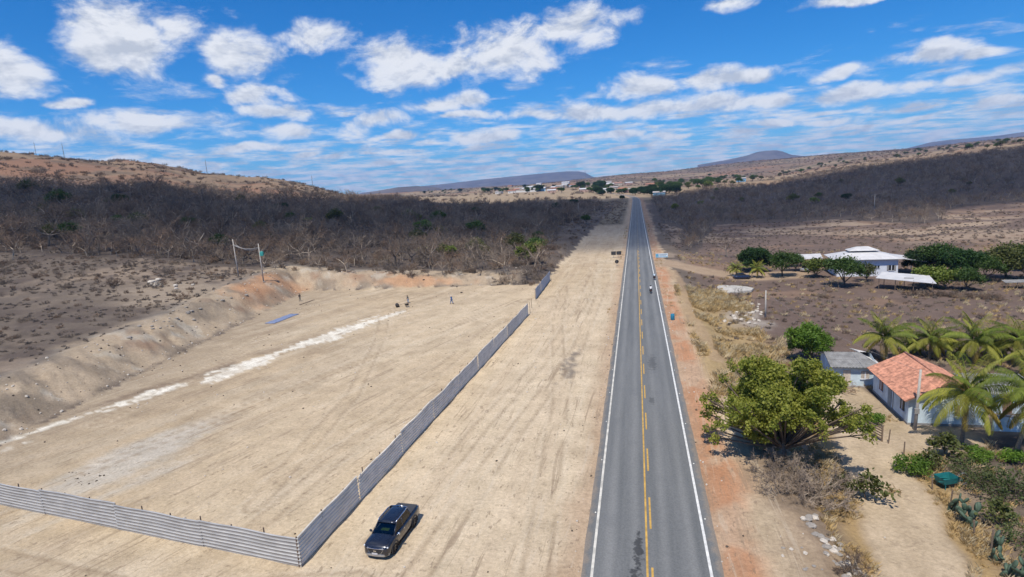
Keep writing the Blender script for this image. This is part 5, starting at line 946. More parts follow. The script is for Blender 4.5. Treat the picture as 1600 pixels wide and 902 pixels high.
# ------------------------------------------------------------------ houses
PLB = mat('pale_blue_plaster', (0.58, 0.68, 0.73), .85, .2, .9, bump=.1); PLW = mat('white_plaster', (0.68, 0.71, 0.76), .85, .08, 1.0); TILE = mat('orange_clay_tile', (0.50, 0.24, 0.16), .85, .4, 2.2, objrand=.05); FIBRE = mat('grey_fibre_cement', (0.24, 0.235, 0.225), .9, .25, 1.5); FIBRE_L = mat('pale_fibre_cement', (0.55, 0.53, 0.50), .9, .2, 1.5); WROOF = mat('white_metal_roof', (0.55, 0.54, 0.53), .55, .1, .7); DARKW = mat('dark_opening', (0.02, 0.02, 0.022), .5); SHUT = mat('wood_shutter', (0.24, 0.14, 0.10), .7, .2, 4); PLINTH = mat('grey_plinth', (0.28, 0.27, 0.26), .9, .2, 3)
def roof_plane(mb, a, b, c, d, waves, amp, rows, step=.02):
    """corrugated slope: a-b along the eave, d-c along the ridge"""
    a, b, c, d = (np.array(v, float) for v in (a, b, c, d)); n = waves * 4; nrm = unit(np.cross(b - a, d - a)); Vs = []; prev = None
    for r_ in range(rows):
        for t in (r_ / rows, (r_ + 1) / rows - 1e-4):
            Vs.append([(a + (d - a) * t) * (1 - i / n) + (b + (c - b) * t) * (i / n) + nrm * (amp * math.cos(math.pi * i / 2) + step * (1 if t == r_ / rows else 0)) for i in range(n + 1)])
    under = [list(v) for v in Vs]; m_ = len(Vs); k0 = n + 1; vs = [p for row in Vs for p in row]; fs = [(i * k0 + j, i * k0 + j + 1, (i + 1) * k0 + j + 1, (i + 1) * k0 + j) for i in range(m_ - 1) for j in range(n)]; mb.add(vs, fs); th = nrm * .07; mb.add([a - th, b - th, c - th, d - th], [(3, 2, 1, 0)]); mb.add([a, b, b - th, a - th], [(0, 1, 2, 3)]); mb.add([a, d, d - th, a - th], [(3, 2, 1, 0)]); mb.add([b, c, c - th, b - th], [(0, 1, 2, 3)])
def window(parent, x, y, z, w, h, axis, mtl=SHUT, sgn=-1):
    mb = MB(); t = .05
    if axis == 'y': mb.box(x - w / 2, x + w / 2, y + (sgn * .06 if sgn < 0 else 0), y + (0 if sgn < 0 else .06), z, z + h)
    else: mb.box(x + (sgn * .06 if sgn < 0 else 0), x + (0 if sgn < 0 else .06), y - w / 2, y + w / 2, z, z + h)
    wn = mb.build('window', mtl, parent); mb = MB(); q_ = .07
    if axis == 'y': mb.box(x - q_, x + q_, y + sgn * .075, y + sgn * .055, z + .05, z + h - .05); mb.box(x - w / 2 - .08, x + w / 2 + .08, y + min(0, sgn * .12), y + max(0, sgn * .12), z - .09, z - .004)
    else: mb.box(x + min(sgn * .075, sgn * .055), x + max(sgn * .075, sgn * .055), y - q_, y + q_, z + .05, z + h - .05); mb.box(x + min(0, sgn * .12), x + max(0, sgn * .12), y - w / 2 - .08, y + w / 2 + .08, z - .09, z - .004)
    mb.build('frame', PLW, wn); return wn
# orange-roofed house
hz = g1(28, 62); H_ = empty('tile_house', (28.2, 59.5, hz), R(-1.5), 'pale blue house with an orange clay-tile gable roof behind the palm', 'house')
mb = MB(); wl, dp, eh, rh = 3.2, 9.2, 2.75, 4.35; mb.add([(-wl, 0, -.4), (wl, 0, -.4), (wl, 0, eh), (0, 0, rh - .1), (-wl, 0, eh), (-wl, dp, -.4), (wl, dp, -.4), (wl, dp, eh), (0, dp, rh - .1), (-wl, dp, eh)], [(0, 1, 2, 3, 4), (9, 8, 7, 6, 5), (0, 4, 9, 5), (1, 6, 7, 2)]); mb.build('wall', PLB, H_)
mb = MB(); mb.box(-wl - .04, wl + .04, -.04, dp + .04, -.4, .22); mb.build('plinth', PLINTH, H_)
mb = MB(); ov = .55; sl_ = (rh - eh) / wl; roof_plane(mb, (-wl - ov, dp + .5, eh - ov * sl_ + .12), (-wl - ov, -.55, eh - ov * sl_ + .12), (0, -.55, rh + .1), (0, dp + .5, rh + .1), 40, .035, 12); rl = mb.build('roof', TILE, H_)
mb = MB(); roof_plane(mb, (wl + ov, -.55, eh - ov * sl_ + .12), (wl + ov, dp + .5, eh - ov * sl_ + .12), (0, dp + .5, rh + .1), (0, -.55, rh + .1), 40, .035, 12); mb.build('roof', TILE, H_)
mb = MB(); mb.tube([(0, -.55, rh + .1), (0, dp + .5, rh + .1)], .13, 8); mb.build('ridge_tile', TILE, H_, True)
window(H_, -wl, 1.3, 1.05, .9, 1.1, 'x', DARKW); window(H_, -wl, 6.8, 1.05, .9, 1.1, 'x', SHUT); mb = MB(); mb.box(-wl - .05, -wl, 4.0, 4.9, .22, 2.3); dr = mb.build('door', mat('blue_grey_door', (.22, .28, .33), .6), H_); mb = MB(); mb.ball((-wl - .08, 4.15, 1.2), .04, 6, 5); mb.build('handle', CHROME, dr); mb = MB(); mb.box(-wl - .045, -wl + .01, 3.55, 3.62, 0.2, 2.6); mb.build('drainpipe', PLINTH, H_)
window(H_, 1.2, 0, 1.05, 1.0, 1.1, 'y', SHUT)
# side wing and yard wall behind the palms
w_ = empty('yard_wall', (31.6, 58.6, g1(34, 58.6)), R(-2), 'low pale blue yard wall running right behind the palms', 'wall'); mb = MB(); mb.box(0.1, 14, 0, .2, -.4, 1.45); mb.build('wall', PLB, w_); mb = MB(); mb.box(0.05, 14.05, -.06, .26, 1.455, 1.55); mb.build('coping', PLINTH, w_)
a_ = empty('lean_to', (35.2, 63.0, g1(36, 63)), R(-2), 'grey-roofed lean-to behind the yard wall and palms', 'shed'); mb = MB(); mb.box(-2.6, 2.6, 0, 4, -.4, 2.1); mb.build('wall', PLB, a_); mb = MB(); roof_plane(mb, (-3, -.5, 2.2), (3, -.5, 2.2), (3, 4.4, 2.7), (-3, 4.4, 2.7), 20, .03, 3); mb.build('roof', FIBRE, a_); mb = MB(); mb.box(-.4, .4, -.05, 0, .05, 1.9); mb.build('door', SHUT, a_)
# small grey-roofed house
sz = g1(24, 72); s_h = empty('small_house', (23.9, 70.4, sz), R(-2), 'small light blue house with a grey fibre-cement roof', 'house'); hw, sd, e1, r1 = 2.35, 5.2, 2.45, 3.25
mb = MB(); mb.add([(-hw, 0, -.4), (hw, 0, -.4), (hw, 0, e1), (-hw, 0, e1), (-hw, sd, -.4), (hw, sd, -.4), (hw, sd, e1), (-hw, sd, e1), (-hw, sd / 2, r1), (hw, sd / 2, r1)], [(0, 1, 2, 3), (5, 4, 7, 6), (4, 0, 3, 8, 7), (1, 5, 6, 9, 2)]); mb.build('wall', PLB, s_h)
mb = MB(); k2 = (r1 - e1) / (sd / 2); roof_plane(mb, (-hw - .35, -.5, e1 - .5 * k2 + .1), (hw + .3, -.5, e1 - .5 * k2 + .1), (hw + .3 - 1.7, sd / 2, r1 + .1), (-hw - .35, sd / 2, r1 + .1), 16, .03, 2, .03); mb.build('roof', FIBRE, s_h); mb = MB(); roof_plane(mb, (hw + .36, sd + .3, e1 + .05), (hw + .36, -.44, e1 - .5 * k2 + .17), (hw - 1.42, sd / 2, r1 + .18), (hw - 1.42, sd + .3, r1 - .3), 12, .03, 2, .03); mb.build('roof_patch', FIBRE_L, s_h)
mb = MB(); roof_plane(mb, (hw + .3, sd + .4, e1 - .1), (-hw - .35, sd + .4, e1 - .1), (-hw - .35, sd / 2, r1 + .1), (hw + .3, sd / 2, r1 + .1), 16, .03, 2, .03); mb.build('roof', FIBRE, s_h)
mb = MB(); mb.box(-1.25, -.45, -.05, 0, .0, 1.95); d_ = mb.build('door', mat('cream_door', (.62, .52, .42), .7), s_h); mb = MB(); mb.ball((-.55, -.07, 1.0), .035, 6, 5); mb.build('handle', CHROME, d_); window(s_h, 1.05, 0, .95, .85, .9, 'y', mat('cream_shutter', (.52, .45, .38), .7)); mb = MB(); mb.box(-hw - .06, hw + .06, -.35, 0, -.3, .1); mb.build('step', PLINTH, s_h)
e = pole('slim concrete service pole at the front corner of the orange-roofed house', Vector((25.15, 58.4, g1(25.15, 58.4))), 6.0, 0, False, (.03, 0)); mb = MB(); mb.box(-.2, .2, -.25, -.08, 1.7, 2.2); mb.build('meter_box', PLINTH, e); wire('power line dropping to the house service pole', (25.3, 58.4, g1(25.15, 58.4) + 5.9), FE[4] - Vector((0, 0, .3)), 1.0, .015)
# wooden gate and wire-fence posts along the track
gt = empty('wooden_gate', hit(1378, 690), R(112), 'grey wooden rail gate at the entrance of the house yard', 'gate'); L = 3.3
for xx in (0, L): mb = MB(); mb.tube([(xx, 0, -.3), (xx, 0, 1.55)], .075, 7); mb.build('post', WOOD, gt)
for i in range(5): mb = MB(); mb.box(.05, L - .05, -.03, .03, .2 + .25 * i, .31 + .25 * i); mb.build('rail', WOOD, gt)
mb = MB(); mb.tube([(.1, .05, .2), (L - .1, .05, 1.25)], .04, 5); mb.build('brace', WOOD, gt)
mb = MB(); mb.tube([(0, 0, -.3), (.02, .01, 1.0)], [.06, .05], 6); PM = mb.mesh('wooden_post', WOOD)
def posts(lst, label, group, h=1.35):
    for i, pt in enumerate(lst): p_ = hit(*pt); tag(link('wooden_post', PM, None, p_, (.06 * math.sin(i * 2.7), .06 * math.cos(i * 1.9), i), (1, 1, h * (1 + .2 * math.sin(i * 3.3)))), label, 'post', group)
posts([(1388, 693), (1412, 712), (1440, 735), (1457, 765), (1484, 795), (1522, 838), (1548, 862)], 'weathered fence post along the right side of the dirt track', 'fence posts along the dirt track')
posts([(878 + 27 * t, 408 - 49 * t) for t in np.linspace(0, 1, 11)] + [(906 + 28 * t, 357 - 28 * t) for t in np.linspace(0.1, 1, 8)] + [(861, 440), (867, 428), (872, 418)], 'old fence post on the left border of the sandy verge', 'fence posts along the verge', 1.6)
posts([(1131 + 3.1 * i, 424 + 3 * math.sin(i)) for i in range(10)], 'stake of the farmyard entrance fence', 'stakes of the farmyard entrance', 1.7)
posts([(1245, 452), (1262, 455), (1290, 462), (1310, 450), (1352, 448), (1362, 447)], 'thin stake in the yard before the white house', 'stakes before the white house', 1.6)
mb = MB(); mb.tube([(0, 0, -.2), (.1, 0, 1), (.25, .1, 1.6), (.2, .15, 2.2)], [.05, .04, .03, .02], 5); tag(mb.build('dead_branch', BARK_GREY, loc=hit(1182, 484)), 'thin dead branch standing by the field pole', 'branch')
# white farmhouse
wz = -1.8; wh = empty('white_house', (51.0, 144.6, wz), R(-4), 'white farmhouse with a pale hipped roof and raised ridge cap', 'house'); a, b, ev = 6.2, 8.5, 3.9
mb = MB(); mb.box(-a, a, 0, b, -.4, ev); mb.build('wall', PLW, wh); mb = MB(); o_ = .8; rgs = [[(-a - o_, -o_, ev), (a + o_, -o_, ev), (a + o_, b + o_, ev), (-a - o_, b + o_, ev)], [(-a - o_, -o_, ev + .12), (a + o_, -o_, ev + .12), (a + o_, b + o_, ev + .12), (-a - o_, b + o_, ev + .12)], [(-a * .42, b * .36, ev + 1.45), (a * .42, b * .36, ev + 1.45), (a * .42, b * .64, ev + 1.45), (-a * .42, b * .64, ev + 1.45)]]; mb.loft(rgs); hr = mb.build('roof', WROOF, wh)
mb = MB(); mb.loft([[(-a * .40, b * .38, ev + 1.4), (a * .40, b * .38, ev + 1.4), (a * .40, b * .62, ev + 1.4), (-a * .40, b * .62, ev + 1.4)], [(-a * .40, b * .38, ev + 1.75), (a * .40, b * .38, ev + 1.75), (a * .40, b * .62, ev + 1.75), (-a * .40, b * .62, ev + 1.75)]]); mb.build('roof_vent', DARKW, hr)
mb = MB(); mb.loft([[(-a * .52, b * .28, ev + 1.7), (a * .52, b * .28, ev + 1.7), (a * .52, b * .72, ev + 1.7), (-a * .52, b * .72, ev + 1.7)], [(-a * .2, b * .48, ev + 2.5), (a * .2, b * .48, ev + 2.5), (a * .2, b * .52, ev + 2.5), (-a * .2, b * .52, ev + 2.5)]]); mb.build('roof_cap', WROOF, hr)
window(wh, 2.0, 0, 1.9, 1.0, .55, 'y', DARKW); wn = window(wh, 4.9, 0, 1.3, 1.0, 1.2, 'y', DARKW); window(wh, -3.2, 0, 1.3, 1.2, 1.1, 'y', DARKW); mb = MB(); mb.box(4.0, 4.38, -.07, -.01, 1.25, 2.55); mb.build('shutter', PLINTH, wh); mb = MB(); mb.box(5.42, 5.8, -.07, -.01, 1.25, 2.55); mb.build('shutter', PLINTH, wh)
mb = MB(); mb.loft([[(a + .82, -.2, ev - .02), (a + 5.4, -.4, ev - .75), (a + 5.4, b - .5, ev - .75), (a + .82, b, ev - .02)], [(a + .82, -.2, ev + .1), (a + 5.4, -.4, ev - .62), (a + 5.4, b - .5, ev - .62), (a + .82, b, ev + .1)]]); mb.build('veranda_roof', WROOF, wh)
for xx, yy in ((a + 5.1, 0), (a + 5.1, b - 1), (a + 5.1, b / 2)): mb = MB(); mb.tube([(xx, yy, -.3), (xx, yy, ev - .75)], .1, 6); mb.build('veranda_post', PLW, wh)
sd_ = empty('open_shed', (50.2, 127.5, wz), R(-22), 'open shed with a white sheet roof in front of the farmhouse', 'shed'); mb = MB(); mb.loft([[(-3.4, 0, 2.3), (6.6, -2.5, 2.0), (5.6, 3.3, 2.6), (-2.4, 4.6, 2.9)], [(-3.4, 0, 2.38), (6.6, -2.5, 2.08), (5.6, 3.3, 2.68), (-2.4, 4.6, 2.98)]]); mb.build('roof', WROOF, sd_); mb = MB(); mb.box(1.4, 3.0, .4, 1.0, 2.42, 2.5); mb.build('roof_patch', PLINTH, sd_)
for xx, yy in ((-2.8, .3), (0, -.3), (3, -1.0), (6, -2), (-2, 4), (1.5, 3.6), (5, 3)): mb = MB(); mb.tube([(xx, yy, -.3), (xx, yy, 2.3)], .07, 6); mb.build('post', WOOD, sd_)
p = hit(1257, 418); s2 = empty('open_shed', (p.x, p.y, p.z), R(-6), 'long low shed with a pale sagging roof behind the farm trees', 'shed'); mb = MB(); mb.loft([[(-4.2, 0, 2.3), (0, -.1, 2.1), (4.2, 0, 2.3), (4.2, 3.6, 3.0), (0, 3.6, 2.85), (-4.2, 3.6, 3.0)], [(-4.2, 0, 2.4), (0, -.1, 2.2), (4.2, 0, 2.4), (4.2, 3.6, 3.1), (0, 3.6, 2.95), (-4.2, 3.6, 3.1)]]); mb.build('roof', WROOF, s2)
for xx in (-4, -1.3, 1.3, 4):
    for yy in (.2, 3.4): mb = MB(); mb.tube([(xx, yy, -.3), (xx, yy, 2.2 + yy * .17)], .08, 6); mb.build('post', WOOD, s2)
p = hit(1590, 452); s3 = empty('open_shed', (p.x, p.y, p.z), R(-10), 'pale shed roof at the right edge beyond the palms', 'shed'); mb = MB(); mb.loft([[(-2, 0, 1.2), (4, 0, 1.4), (4, 2, 1.6), (-2, 2, 1.4)], [(-2, 0, 1.27), (4, 0, 1.47), (4, 2, 1.67), (-2, 2, 1.47)]]); mb.build('roof', FIBRE, s3)
for xx in (-1.8, 0, 2.0, 3.8): mb = MB(); mb.tube([(xx, .2, -.3), (xx, .2, 1.25)], .08, 6); mb.build('post', WOOD, s3)
def small_car(label, loc, rz, paint):
    e = empty('parked_car', loc, rz, label, 'car'); rg = []
    for (x, w, z0, z1) in ((2.0, .65, .35, .7), (1.9, .8, .25, .8), (1.0, .84, .22, .92), (-1.2, .84, .22, .98), (-1.9, .8, .27, .95), (-2.0, .7, .4, .85)): rg.append([(x, -w * .9, z0), (x, -w, z0 + .2), (x, -w, z1 - .1), (x, -w * .88, z1), (x, w * .88, z1), (x, w, z1 - .1), (x, w, z0 + .2), (x, w * .9, z0)])
    mb = MB(); mb.loft(rg); mb.build('body', paint, e, True); mb = MB(); mb.loft([[(1.0, -.72, .9), (1.0, .72, .9), (-1.5, .72, .94), (-1.5, -.72, .94)], [(.3, -.58, 1.42), (.3, .58, 1.42), (-1.0, .58, 1.42), (-1.0, -.58, 1.42)]]); mb.build('windows', DARKW, e); mb = MB(); mb.loft([[(.34, -.6, 1.42), (.34, .6, 1.42), (-1.05, .6, 1.42), (-1.05, -.6, 1.42)], [(.2, -.52, 1.47), (.2, .52, 1.47), (-.9, .52, 1.47), (-.9, -.52, 1.47)]]); mb.build('roof', paint, e)
    for xx in (1.25, -1.25):
        for s_ in (-1, 1): wheel_parts(e, (xx, s_ * .74, .3), .3, .2, s_)
small_car('dark blue car parked by the farmyard stakes', hit(1159, 436), R(15), mat('navy_paint', (.015, .025, .06), .3, .1, coat=.8)); small_car('silver car parked behind the farmyard trees', hit(1262, 424), R(40), mat('silver_paint', (.5, .51, .53), .3, .1, metal=.4, coat=.8))
# brown hedge, slab, teal machine
p = hit(1130, 452); mb = MB(); rng = np.random.default_rng(5); ang = [(6 * math.cos(t) * rng.uniform(.8, 1.1), 5.0 * math.sin(t) * rng.uniform(.8, 1.1)) for t in np.linspace(0, 6.28, 14)[:-1]]; mb.loft([[(x_, y_, -.3) for x_, y_ in ang], [(x_, y_, .12) for x_, y_ in ang]]); tag(mb.build('concrete_slab', mat('pale_concrete', (.46, .43, .38), .9, .2, 1.0, bump=.3), loc=p), 'pale broken concrete slab beside the farm track', 'slab')
tl = empty('hand_cart', hit(1487, 760), R(20), 'teal hand cart with a hooped wheel under the bushes', 'cart'); TEAL = mat('teal_paint', (.02, .17, .17), .45, .2); mb = MB(); mb.loft([[(-1.1, -.4, .45), (.1, -.4, .45), (.1, .4, .45), (-1.1, .4, .45)], [(-1.2, -.5, .95), (.2, -.5, .95), (.2, .5, .95), (-1.2, .5, .95)]], True, False); mb.add([(-1.1, -.4, .46), (.1, -.4, .46), (.1, .4, .46), (-1.1, .4, .46)], [(0, 1, 2, 3)]); mb.build('tray', TEAL, tl); mb = MB(); mb.tube([(.9 + .5 * math.cos(t), 0, .5 + .5 * math.sin(t)) for t in np.linspace(0, 6.283, 18)], .035, 6); mb.build('hoop_wheel', STEEL, tl); mb = MB(); mb.tube([(-1.6, .4, .8), (0, .35, .5), (.9, .1, .5)], .03, 5); mb.tube([(-1.6, -.4, .8), (0, -.35, .5), (.9, -.1, .5)], .03, 5); mb.tube([(-.9, .35, .45), (-.95, .4, 0)], .03, 5); mb.tube([(-.9, -.35, .45), (-.95, -.4, 0)], .03, 5); mb.build('frame', TEAL, tl)
for i, t in enumerate(np.linspace(0, 1, 13)):
    pt = (1425 + 130 * t, 461 + 7 * t); plant('bare_bush', SH[i % 4], hit(*pt), i * 1.7, 2.0, 'brown leafless bush in the hedge below the white shed', 'bush', 'bushes of the brown hedge', ('stem', 'twigs'))
for i, (pt, h) in enumerate((((1210, 462), .9), ((1285, 463), 1.2), ((1296, 466), 1.3), ((1360, 445), 1.2))): plant('bare_bush', SH[i], hit(*pt), i, h, ('low dark bush before the farmyard', 'low dark mound bush left of the round tree', 'low dark mound bush below the round tree', 'small round bush beside the round tree')[i], 'bush', None, ('stem', 'twigs'))
# lattice masts on the skyline
def mast(label, loc, h):
    e = empty('lattice_mast', loc, 0, label, 'mast'); mb = MB(); w = h * .03
    for i in range(3): mb = MB(); mb.tube([(w * math.cos(2.09 * i), w * math.sin(2.09 * i), -1), (w * .3 * math.cos(2.09 * i), w * .3 * math.sin(2.09 * i), h)], h * .006, 4); mb.build('leg', STEEL, e)
    mb = MB()
    for j in range(14):
        t = j / 14; r0 = w * (1 - .7 * t); r1 = w * (1 - .7 * (j + 1) / 14)
        for i in range(3): mb.tube([(r0 * math.cos(2.09 * i), r0 * math.sin(2.09 * i), h * t), (r1 * math.cos(2.09 * (i + 1)), r1 * math.sin(2.09 * (i + 1)), h * (j + 1) / 14)], h * .003, 3)
    mb.build('bracing', STEEL, e); mb = MB(); mb.tube([(0, 0, h), (0, 0, h * 1.12)], h * .003, 4); mb.build('antenna', STEEL, e)
def crest(px_, y0=225):
    for yy in np.arange(y0, 320, 1.0):
        d = ray(px_, yy); P = ORG + d * np.geomspace(300, 3500, 500)[:, None]
        if (P[:, 2] < gz(P[:, 0], P[:, 1])).any(): return hit(px_, yy + 1.2)
for px_, h, lb in ((57, 12, 'tall thin mast on the left hilltop, leftmost'), (101, 14, 'tall thin mast on the left hilltop, second from the left'), (324, 14, 'thin mast on the right shoulder of the left hill'), (489, 12, 'tiny mast on the skyline above the forest')): mast(lb, crest(px_), h)
# ------------------------------------------------------------------ village
VW = [mat('village_white', (.66, .65, .62), .8, .1), mat('village_cream', (.52, .46, .38), .8, .1), mat('village_pink', (.48, .33, .27), .8, .1), mat('village_blue', (.22, .42, .58), .8, .1)]; VR = [mat('village_tile', (.34, .16, .10), .85, .2), WROOF, mat('village_grey_roof', (.36, .33, .31), .85, .2)]
def village_house(label, pt, w, d, h, wi, ri, rz=0, gable=True):
    w *= 1.5; d *= 1.35; h *= 1.3; p_ = hit(*pt); e = empty('village_house', p_, rz, label, 'house', 'village houses'); mb = MB(); mb.box(-w / 2, w / 2, -d / 2, d / 2, -1.5, h); mb.build('wall', VW[wi], e); mb = MB(); o_ = .6
    if gable: mb.add([(-w / 2 - o_, -d / 2 - o_, h + .02), (w / 2 + o_, -d / 2 - o_, h + .02), (w / 2 + o_, d / 2 + o_, h + .02), (-w / 2 - o_, d / 2 + o_, h + .02), (-w / 2 - o_, 0, h + d * .2), (w / 2 + o_, 0, h + d * .2)], [(3, 2, 1, 0), (0, 1, 5, 4), (2, 3, 4, 5), (1, 2, 5), (3, 0, 4)])
    else: mb.box(-w / 2 - .3, w / 2 + .3, -d / 2 - .3, d / 2 + .3, h + .02, h + .35)
    mb.build('roof', VR[ri], e)
    for i in range(max(1, int(w / 5))): mb = MB(); x_ = -w / 2 + w * (i + .5) / max(1, int(w / 5)); mb.box(x_ - .5, x_ + .5, -d / 2 - .04, -d / 2 - .005, 1.0, 2.2); mb.build('window', DARKW, e)
VH = [((832, 296), 16, 9, 4, 0, 1, 'white hall with a pale roof at the left of the village'), ((812, 299), 13, 8, 4, 1, 2, 'cream house at the left end of the village'), ((846, 299), 10, 7, 4, 3, 1, 'blue-walled house behind the long white wall'), ((884, 288), 16, 9, 4.5, 0, 1, 'white house high in the village centre'), ((895, 292), 14, 8, 4, 0, 0, 'white house just below the village centre'), ((875, 294), 12, 8, 3.5, 1, 2, 'cream house left of the village centre'), ((940, 290), 14, 9, 4, 2, 2, 'pinkish house right of the green village trees'), ((950, 288), 13, 9, 5, 0, 2, 'pale two-storey house right of the green village trees'), ((966, 290), 12, 8, 4, 1, 0, 'cream house near the road bend'), ((905, 294), 9, 7, 3.5, 2, 0, 'brick-coloured house above the red bank'), ((1016, 292), 10, 7, 3.5, 2, 0, 'orange-roofed house among the right village trees'), ((960, 297), 10, 7, 3.5, 1, 2, 'pale house behind the dark roadside trees'), ((800, 302), 9, 6, 3.2, 0, 0, 'small white house at the far left of the village'), ((1158, 284), 10, 7, 4, 3, 2, 'small turquoise building on the far right slope'), ((992, 303), 9, 6, 3, 1, 0, 'small house at the roadside before the bend'), ((1030, 306), 9, 6, 3, 3, 2, 'small bluish house under the dark roadside trees'), ((780, 303), 8, 6, 3, 0, 2, 'tiny pale house left of the village wall'), ((720, 297), 9, 6, 3, 2, 0, 'tiny brick house far left of the village')]
for pt_ in VH: village_house(pt_[6], pt_[0], *pt_[1:6], R((pt_[0][0] * 7) % 30 - 15), pt_[4] != 1 or True)
rv = np.random.default_rng(5)
for i in range(22): village_house('small pale house among the village trees', (rv.uniform(735, 1000), rv.uniform(288, 302)), rv.uniform(7, 12), rv.uniform(6, 8), rv.uniform(3, 4), int(rv.integers(0, 3)), int(rv.integers(0, 3)), rv.uniform(-.4, .4))
a = hit(796, 302); b = hit(853, 299); mb = MB(); n_ = 24
mb.loft([[(*(np.array(a.lerp(b, t))[:2] + np.array([0, o_])), g1(*np.array(a.lerp(b, t))[:2]) + h) for o_, h in ((0, -1), (.4, -1), (.4, 3.0), (0, 3.0))] for t in np.linspace(0, 1, n_)]); tag(mb.build('long_wall', VW[0]), 'long low white wall at the near side of the village', 'wall')
p = hit(868, 283); mb = MB(); mb.box(-35, 35, -14, 14, -2, 7); W_ = empty('warehouse', p, R(-3), 'long white warehouse roof on the slope behind the village', 'warehouse'); mb.build('wall', VW[1], W_); mb = MB(); mb.add([(-36, -15, 7), (36, -15, 7), (36, 15, 7), (-36, 15, 7), (-36, 0, 11), (36, 0, 11)], [(3, 2, 1, 0), (0, 1, 5, 4), (2, 3, 4, 5), (1, 2, 5), (3, 0, 4)]); mb.build('roof', VW[0], W_)
mast('tall thin mast right of the far flat-topped ridge', hit(915, 281), 34)
rng = np.random.default_rng(12); n_ = 0
for (x0, x1, y0, y1, cnt, kinds, s0, s1) in ((660, 800, 298, 303, 22, (MID, DEN, OLI), 1.0, 1.9), (805, 960, 291, 302, 34, (MID, DEN, MID), 1.0, 2.0), (905, 940, 290, 295, 10, (MID, DEN), 1.8, 2.6), (930, 1010, 300, 306, 16, (DEN, DEN, MID), 1.0, 1.7), (1000, 1060, 298, 306, 18, (DEN, DEN), 1.0, 1.7), (1010, 1110, 286, 297, 40, (MID, YEL, MID, OLI), 1.4, 2.6), (1100, 1190, 276, 290, 22, (OLI, MID), 1.2, 2.2), (1200, 1600, 228, 275, 60, (OLI, OLI, MID), 1.0, 2.2)):
    for _ in range(cnt):
        px_ = rng.uniform(x0, x1); py_ = rng.uniform(y0, y1)
        if x0 == 1200: py_ = np.interp(px_, [1200, 1330, 1450, 1600], [282, 257, 243, 226]) + rng.uniform(-9, 0)
        k3 = kinds[rng.integers(0, len(kinds))]; leafy('leafy_tree', 'green tree on the far dry slope at the right' if x0 >= 1100 else 'green tree standing among the village houses', hit(px_, py_), k3, rng.uniform(0, 6), rng.uniform(s0, s1) * (1.5 if k3 is YEL else 1), group='green trees on the far right slope' if x0 >= 1100 else 'green trees in the village')

# ------------------------------------------------------------------ undergrowth, dry scrub, grass and gravel (uncountable)
rng = np.random.default_rng(21)
HERB = mat('dry_herb', (0.23, 0.195, 0.16), .9, .3, 1.5, objrand=.5); HB = []
for i, pt in enumerate(((215, 452), (262, 462), (318, 455), (180, 470))):
    tk, cr_ = bare_tree_meshes(400 + i, 1.0, 1.6, 3, .024, True); HB.append(plant('dry_herb', (tk.mesh('stem', HERB), cr_.mesh('twigs', HERB)), hit(*pt), i, .8, ('low dry herb clump left of the pale boulder heap', 'low dry herb clump below the pale boulder heap', 'low dry herb clump right of the pale boulder heap', 'low dry herb clump on the scrub farther left of the boulders')[i], 'shrub', None, ('stem', 'twigs')))
HS = [[c for c in e.children if c.name.startswith('stem')][0] for e in HB]; HT2 = [[c for c in e.children if c.name.startswith('twigs')][0] for e in HB]
hedge = [o for o in COL.objects if o.name.startswith('bare_bush') and o.get('group')][:4]
SS = [[c for c in e.children if c.name.startswith('stem')][0] for e in hedge]; ST2 = [[c for c in e.children if c.name.startswith('twigs')][0] for e in hedge]
def scrub(name, label, x, y, keep, s0, s1, src=None):
    x, y = x[keep], y[keep]; n = len(x); z = gz(x, y); scatter_stuff(name, label, np.stack([x, y, z - .03], -1), rng.uniform(0, 6.28, n), rng.uniform(s0, s1, n) ** 1.0, rng.integers(0, 4, n), src or [SS, ST2]); print(name, n)
x, y = jitter_points(-420, -50, 20, 330, 2.6, 31); z, px, py = ground_px(x, y); lot_, cl_, cr_ = zones(x, y)
dens_ = sstep(0.42, 0.60, fbm(x, y, 22, 3, 2)); scrub('dry_scrub', 'low grey dry scrub on the slope above the lot', x, y, (np.minimum(lot_, cl_) > 17) & ~inpoly(px, py, LEFT_FOREST) & (px > -150) & (rng.random(len(x)) < .3 + .7 * dens_), .45, 1.35)
x, y = jitter_points(-260, -70, 20, 260, 1.9, 38); z, px, py = ground_px(x, y); lot_, cl_, cr_ = zones(x, y); scrub('dry_herbs', 'short grey dry herbs covering the slope above the lot', x, y, (np.minimum(lot_, cl_) > 12) & ~inpoly(px, py, LEFT_FOREST) & (px > -60) & (rng.random(len(x)) < .12 + .7 * sstep(.40, .56, fbm(x, y, 9, 4, 1))), .3, .8, [HS, HT2])
x, y = jitter_points(12, 160, 60, 260, 2.0, 39); lot_, cl_, cr_ = zones(x, y); td, _ = polydist(x, y, TRACK); sd2, _ = polydist(x, y, SIDE); scrub('dry_herbs', 'short brown dry herbs covering the right field', x, y, (cr_ > 3) & (td > 4.5) & (sd2 > 6.5) & (np.hypot((x - 51) / 12, (y - 145) / 14) > 1) & (np.hypot((x - 29) / 7.5, (y - 65) / 9) > 1) & (rng.random(len(x)) < .1 + .6 * sstep(.42, .58, fbm(x, y, 12, 4, 3))), .3, .75, [HS, HT2])
x, y = jitter_points(8, 420, 60, 480, 3.2, 32); z, px, py = ground_px(x, y); lot_, cl_, cr_ = zones(x, y); td, _ = polydist(x, y, TRACK); sd2, _ = polydist(x, y, SIDE)
